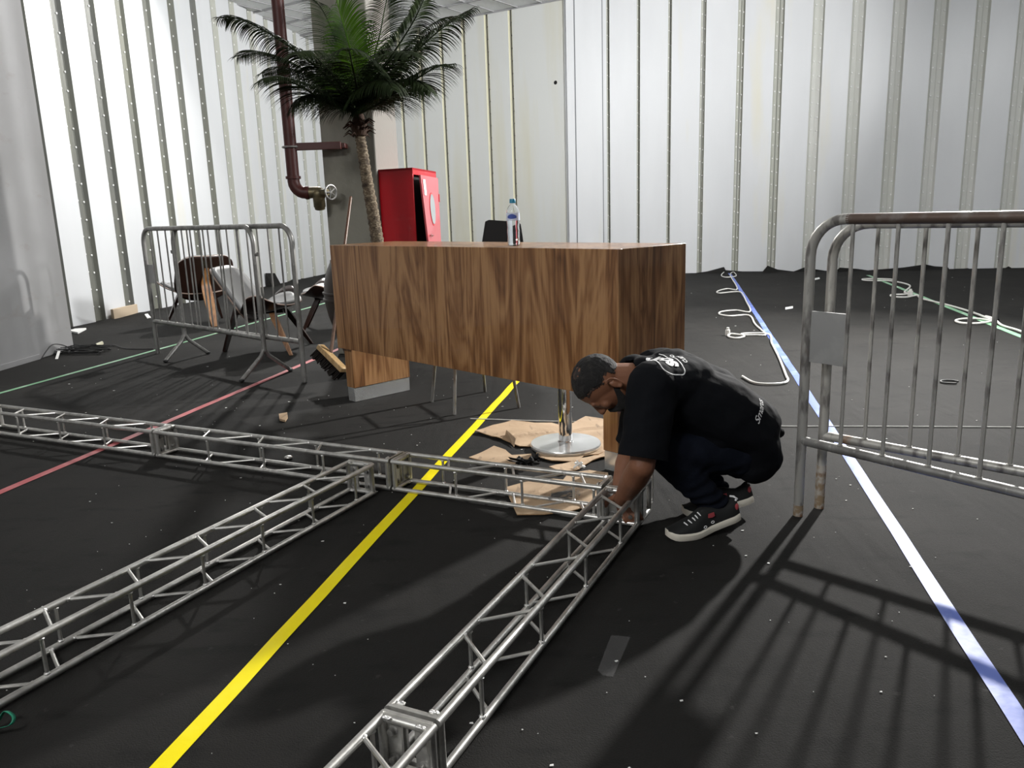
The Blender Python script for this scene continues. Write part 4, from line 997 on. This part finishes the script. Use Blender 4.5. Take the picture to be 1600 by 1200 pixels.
def hair_edge(p):      # >0 inside the hair: hairline above the brow, round the temples and ears, down to the nape
    j_ = jit(p)
    line = .16 if p.y > .45 else (-.22 + .38*max(0, (p.y-.05)/.40) if p.y > .05 else -.22 + .55*(p.y-.05)*1.2)
    line = max(line, -.78)
    d = p.z - line + j_
    if abs(p.x) > .70 and -.42 < p.y < .22: d = min(d, p.z + .22)
    if p.y > .72 and p.z < .45: d = min(d, p.z - .30 - (p.y-.72)*.6)
    return d
bald = lambda p: ((p.x-.40)**2*1.2+(p.y+.05)**2+(p.z-.88)**2) < .070 + jit(p, .04)
headshell('hair', 'hair', .0015, lambda p: hair_edge(p) > .12 and not bald(p))
headshell('thin_hair', 'stubble', .0004, lambda p: (0 < hair_edge(p) <= .16) or bald(p), .0012)
b = MB(); 
b.ell(H(0,.042,-.100), (.0475,.043,.038), HR, 28, 18)
b.cone(H(.056,-.010,-.062), .016, H(.030,.046,-.108), .024); b.cone(H(-.056,-.010,-.062), .016, H(-.030,.046,-.108), .024)
b.cone(H(-.020,.086,-.070), .0075, H(.020,.086,-.070), .0075); b.cone(H(.020,.086,-.070), .0075, H(.030,.072,-.098), .010); b.cone(H(-.020,.086,-.070), .0075, H(-.030,.072,-.098), .010)
organic(b, 'beard', 'hair', man, .004, 3, origin=H(0,.042,-.1))
# t-shirt
b = MB()
hw = .115
for sgn in (-1, 0, 1):
    o_ = lat*hw*sgn
    r1 = .072 if sgn else .080
    b.cone(S1+o_*.62+V((.012,0,-.004)), .068 if sgn else .074, S2+o_+V((0,0,-.008 if sgn == 0 else -.040)), .120 if sgn else .128)
    b.cone(S2+o_+V((0,0,-.008 if sgn == 0 else -.040)), .120 if sgn else .128, S3+o_*.95+V((0,0,-.02 if sgn == 0 else -.045)), .135 if sgn else .145)
    b.cone(S3+o_*.95+V((0,0,-.02 if sgn == 0 else -.045)), .135 if sgn else .145, S4+o_*.85+V((0,0,-.02)), .125 if sgn else .130)
    b.cone(S4+o_*.85+V((0,0,-.02)), .125 if sgn else .130, S5+o_*.9, .104)
b.cone(shN, .085, S2+lat*.10, .11); b.cone(shF, .085, S2-lat*.10, .11)
slN = shN.lerp(elN, .90); slF = shF.lerp(elF, .88)
b.cone(shN, .090, shN.lerp(elN, 1.05), .084, 22); b.cone(shF, .080, shF.lerp(elF, 1.0), .068, 22)
b.cone(neck0+V((.01,0,0)), .070, S1+V((.04,0,-.02)), .08)
b.cone(U(1040,602,2.82), .095, U(1046,590,2.95), .110)
# belly cloth hanging to the thighs and the back hem flaring out
b.cone(U(1060,650,2.86), .085, U(1120,672,2.84), .10); b.cone(U(1050,640,3.0), .10, U(1120,670,3.0), .11)
b.cone(U(1165,655,2.96)+lat*.08, .085, U(1200,672,2.96)+lat*.05, .026); b.cone(U(1165,655,2.96)-lat*.08, .085, U(1204,670,2.96)-lat*.07, .026)
b.cone(U(1204,672,2.97)+lat*.05, .024, U(1208,670,2.97)-lat*.08, .024)
def fold(c, n_):
    q = V((c.dot(lat)*5, c.x*13, c.z*13)); a = .0065*noise.noise(q+V((3,0,0))) + .004*math.sin((c.x*.8+c.z*1.3)*34+2.2*noise.noise(c*5))*max(0, min(1, (c.x-.55)*4))
    return a + .003*noise.noise(c*24)
shirt = organic(b, 't_shirt', 'shirt', man, .0065, 5, fold, origin=S3)
bmm = bmesh.new(); bmm.from_mesh(shirt.data)
nd = (neck1-neck0).normalized()
for pc_, dd, rad_, ln_ in ((slN, (elN-shN).normalized(), .118, .16), (slF, (elF-shF).normalized(), .10, .15), (neck0+nd*.004, nd, .078, .10)):   # open hems and collar
    o_ = pc_-S3
    def inr(c): q = c-o_; a = q.dot(dd); return -.03 < a < ln_ and (q-dd*a).length < rad_
    fs_ = [f for f in bmm.faces if inr(f.calc_center_median())]
    ge = list({v for f in fs_ for v in f.verts}) + list({e for f in fs_ for e in f.edges}) + fs_
    bmesh.ops.bisect_plane(bmm, geom=ge, plane_co=o_, plane_no=dd, dist=1e-5)
    dl = [f for f in bmm.faces if (f.calc_center_median()-o_).dot(dd) > 1e-4 and inr(f.calc_center_median())]
    bmesh.ops.delete(bmm, geom=dl, context='FACES')
dl = []
bmesh.ops.delete(bmm, geom=dl, context='VERTS'); bmm.to_mesh(shirt.data); bmm.free()
md = shirt.modifiers.new('cloth', 'SOLIDIFY'); md.thickness = .0035; md.offset = -1
# jeans
b = MB()
b.cone(hipN, .108, hipF, .108, 22); b.cone(hipN+V((.012,0,-.012)), .100, hipF+V((.012,0,-.012)), .100)
b.cone(hipN, .102, kneeN, .070, 22); b.cone(hipF, .102, kneeF, .070, 22)
b.cone(kneeN, .070, kneeN.lerp(ankN,.35), .066, 22); b.cone(kneeN.lerp(ankN,.35), .066, ankN, .050, 22); b.cone(kneeF, .070, kneeF.lerp(ankF,.35), .066, 22); b.cone(kneeF.lerp(ankF,.35), .066, ankF, .050, 22)
def foldj(c, n_):
    near = min((c-ankN).length, (c-ankF).length); k = max(0, 1-near/.22)
    return .004*noise.noise(c*18) + k*.006*math.sin((c.z*1.0-c.x*.35)*150+3*noise.noise(c*9)) + .003*noise.noise(V((c.x*30, c.y*12, c.z*30)))
jeans = organic(b, 'jeans', 'jeans', man, .0065, 4, foldj, origin=(hipN+hipF)/2)
# sneakers: black canvas upper, thick pale sole, bent at the ball
def sneaker(toe, heel_dir, lift, length, par, side):
    d = -V((heel_dir[0], heel_dir[1], 0)).normalized(); lt = V((-d.y, d.x, 0))    # d: heel -> toe
    def T(x, y, z):      # x: 0 heel .. 1 toe (x*length)
        xb = .66
        X = x*length
        if x < xb:
            a = lift*min(1, (xb-x)/.14*.5+.0) if (xb-x) < .28 else lift
            a = lift*(1-math.exp(-(xb-x)*9)); dx = (xb-x)*length
            px_, pz_ = xb*length - dx*math.cos(a) + z*math.sin(a)*1.0, dx*math.sin(a) + z*math.cos(a)
        else:
            px_, pz_ = X, z + .012*max(0,(x-.88)/.12)**2
        return toe - d*(length - px_) + lt*y + V((0,0,pz_+.001))
    def halfw(x):
        if x < .12: return .020+.012*math.sin(PI/2*x/.12)
        if x < .45: return .032-.001*math.sin(PI*(x-.12)/.33)
        if x < .72: return .032+.014*math.sin(PI/2*(x-.45)/.27)
        return .046*math.sqrt(max(0,1-((x-.72)/.285)**2.4))
    root_ = bpy.data.objects.new('sneaker', None)
    b = MB(); R = []; n = 22
    xs = [0.0,.01,.03,.07,.12,.2,.3,.4,.5,.6,.68,.75,.82,.88,.93,.97,.99,1.0]
    prof = [(1.0,.0),(1.08,.006),(1.10,.020),(1.06,.026)]
    rings = []
    for x in xs:
        w_ = max(halfw(x), .008)*1.0
        if x == 0: w_ = .012
        if x == 1.0: w_ = .010
        rings.append([T(x, -w_*1.0, 0), T(x, w_*1.0, 0), T(x, w_*1.10, .010), T(x, w_*1.10, .022), T(x, w_*.98, .027), T(x, -w_*.98, .027), T(x, -w_*1.10, .022), T(x, -w_*1.10, .010)])
    b.rings(rings)
    def top(x):
        if x < .05: return .082
        if x < .30: return .082 - .016*math.sin(PI*min(1,(x-.05)/.25))
        if x < .52: return .085 + .010*math.sin(PI*(x-.30)/.44)
        if x < .90: return .093 - .052*((x-.52)/.38)
        return .041-.012*((x-.9)/.1)
    up = MB(); rings = []
    for x in [.0,.02,.05,.1,.18,.26,.34,.42,.50,.58,.66,.74,.82,.88,.93,.97,.99]:
        w_ = max(halfw(x), .010)*.97; h_ = top(x)
        rings.append([T(x+.004, w_*math.copysign(abs(math.cos(a))**.75, math.cos(a)), .024 + (h_-.024)*max(0, math.sin(a))**.8) for a in [PI*i/14 for i in range(15)]] + [T(x+.004, -w_*.9, .020), T(x+.004, w_*.9, .020)])
    up.rings(rings)
    sh = up.build('sneaker', 'canvas', par, origin=toe)
    s_ = b.build('sole', 'sole', sh, origin=toe)
    # trims
    e = MB()
    for x, z in ((.40,.040),(.52,.036)):
        for t in range(12):
            a0, a1 = 2*PI*t/12, 2*PI*(t+1)/12; w_ = halfw(x)*side*1.03
            e.tube([T(x+.020*math.cos(a0), w_, z+.0045*math.sin(a0)), T(x+.020*math.cos(a1), w_, z+.0045*math.sin(a1))], .0014, 5)
    for k in range(5):
        x = .54+.055*k; h_ = top(x); e.tube([T(x, side*halfw(x)*.62, .024+(h_-.024)*.80), T(x+.015, side*halfw(x)*.45, .024+(h_-.024)*.93), T(x+.03, side*halfw(x)*.30, .026+(h_-.024)*.97)], .0026, 6)
    e.build('lace_eyelets', 'white', sh, origin=toe)
    r_ = MB(); pts = [(.36,.062),(.36,.076),(.44,.078),(.45,.064),(.40,.060)]
    r_.prism([T(x, side*halfw(x)*.97+side*.001, z) for x, z in pts], T(.4, side*.044, .06)-T(.4, side*.040, .06))
    r_.ell(T(.035, side*.024, .058), (.007,.004,.013)); r_.build('red_patch', 'red_patch', sh, origin=toe)
    h_ = MB(); h_.tube([T(.03, -.022, .084), T(-.005, -.012, .082), T(-.008, 0, .080), T(-.005, .012, .082), T(.03, .022, .084)], .004, 8); h_.build('heel_stripe', 'white', sh, origin=toe)
    return sh
tN = G(1041,842); tN.z = 0; hN = G(1160,826)
sneaker(tN, (hN-tN), .24, .30, man, 1 if V((-(tN-hN).y, (tN-hN).x, 0)).dot(V((0,-1,0))) > 0 else -1)
tF = G(1066,805); tF.z = 0; hF = G(1167,800)
sneaker(tF, (hF-tF), .26, .29, man, 1 if V((-(tF-hF).y, (tF-hF).x, 0)).dot(V((0,-1,0))) > 0 else -1)
# prints on the shirt, wrapped on the cloth
dg = bpy.context.evaluated_depsgraph_get()
sv = [shirt.data.vertices[i].co + getp(shirt) for i in range(len(shirt.data.vertices))]
bv = BVHTree.FromPolygons(sv, [list(p.vertices) for p in shirt.data.polygons])
def text_mesh(txt, size, shear=0, off=0):
    cu_ = bpy.data.curves.new('t', 'FONT'); cu_.body = txt; cu_.size = size; cu_.shear = shear; cu_.offset = off; cu_.resolution_u = 3; cu_.space_character = .92
    o = bpy.data.objects.new('t', cu_); C.objects.link(o); dg = bpy.context.evaluated_depsgraph_get(); dg.update()
    me = bpy.data.meshes.new_from_object(o.evaluated_get(dg)); bpy.data.objects.remove(o)
    bmm = bmesh.new(); bmm.from_mesh(me); bmesh.ops.triangulate(bmm, faces=bmm.faces)
    for _ in range(3):
        ed = [e for e in bmm.edges if e.calc_length() > .008]
        if ed: bmesh.ops.subdivide_edges(bmm, edges=ed, cuts=1); bmesh.ops.triangulate(bmm, faces=bmm.faces)
    vs = [v.co.copy() for v in bmm.verts]; bmm.verts.index_update(); fs = [[v.index for v in f.verts] for f in bmm.faces]; bmm.free(); return vs, fs
def wrap(name, vs, fs, anchor, Uw, Vw, Nw, off=.0022):
    b = MB(); ok = []
    for v in vs:
        p = anchor + Uw*v.x + Vw*v.y + Nw*.25; h_ = bv.ray_cast(p, -Nw, .38); ok.append(bool(h_[0]) and h_[1].dot(Nw) > .1)
        b.v.append((h_[0] + h_[1]*off) if h_[0] else (anchor+Uw*v.x+Vw*v.y))
    for f in fs:
        if all(ok[i] for i in f): b.face(f)
    return b.build(name, 'white', shirt, origin=anchor, fix=False, smooth=False)
def hit(x, y): d = ray(x, y); h_ = bv.ray_cast(CAM, d, 10.); return h_[0] if h_[0] else U(x, y, 2.8)
h0 = hit(1056, 573)
Uw = (-NR*.76 + V((0,0,.65))).normalized(); Nw = V((.10,-.75,.62)); Nw = (Nw-Uw*Nw.dot(Uw)).normalized(); Vw = Nw.cross(Uw).normalized()
if Vw.x > 0: Vw = -Vw
vs, fs = text_mesh('sopro', .085, 0, .0035); wrap('logo_print', vs, fs, h0+Vw*-.012, Uw, Vw, Nw)
vs, fs = text_mesh('CUIDADO', .022, 0, .0006); wrap('logo_print', vs, fs, hit(1075, 567), Uw, Vw, Nw)
fr_pts = []
fx0, fx1, fy0, fy1, fr = -.035, .235, -.030, .062, .026
outl = []
for cx_, cy_, a0 in ((fx1-fr, fy1-fr, 0), (fx0+fr, fy1-fr, PI/2), (fx0+fr, fy0+fr, PI), (fx1-fr, fy0+fr, 1.5*PI)):
    for i in range(7): a = a0+PI/2*i/6; outl.append((cx_+fr*math.cos(a), cy_+fr*math.sin(a), math.cos(a), math.sin(a)))
dense = []
for i in range(len(outl)):
    p, q = outl[i], outl[(i+1) % len(outl)]; L_ = math.hypot(p[0]-q[0], p[1]-q[1]); k = max(1, int(L_/.008))
    for j in range(k): t = j/k; dense.append(tuple(p[m_]*(1-t)+q[m_]*t for m_ in range(4)))
vs = []; fs = []
for x, y, nx_, ny_ in dense: vs += [V((x-nx_*.002, y-ny_*.002, 0)), V((x+nx_*.002, y+ny_*.002, 0))]
n = len(dense)
for i in range(n): j = (i+1) % n; fs.append([2*i, 2*i+1, 2*j+1, 2*j])
wrap('logo_frame', vs, fs, h0, Uw, Vw, Nw)
h1 = hit(1185, 664); h2 = hit(1188, 620)
Uw2 = (h2-h1).normalized(); Nw2 = (CAM-h1).normalized()*.6 + V((.5,0,.5)); Nw2 = (Nw2-Uw2*Nw2.dot(Uw2)).normalized(); Vw2 = Nw2.cross(Uw2)
if Vw2.x > 0: Vw2 = -Vw2
vs, fs = text_mesh('Smarus', .036, .35, .0002); wrap('script_print', vs, fs, h1, Uw2, Vw2, Nw2)
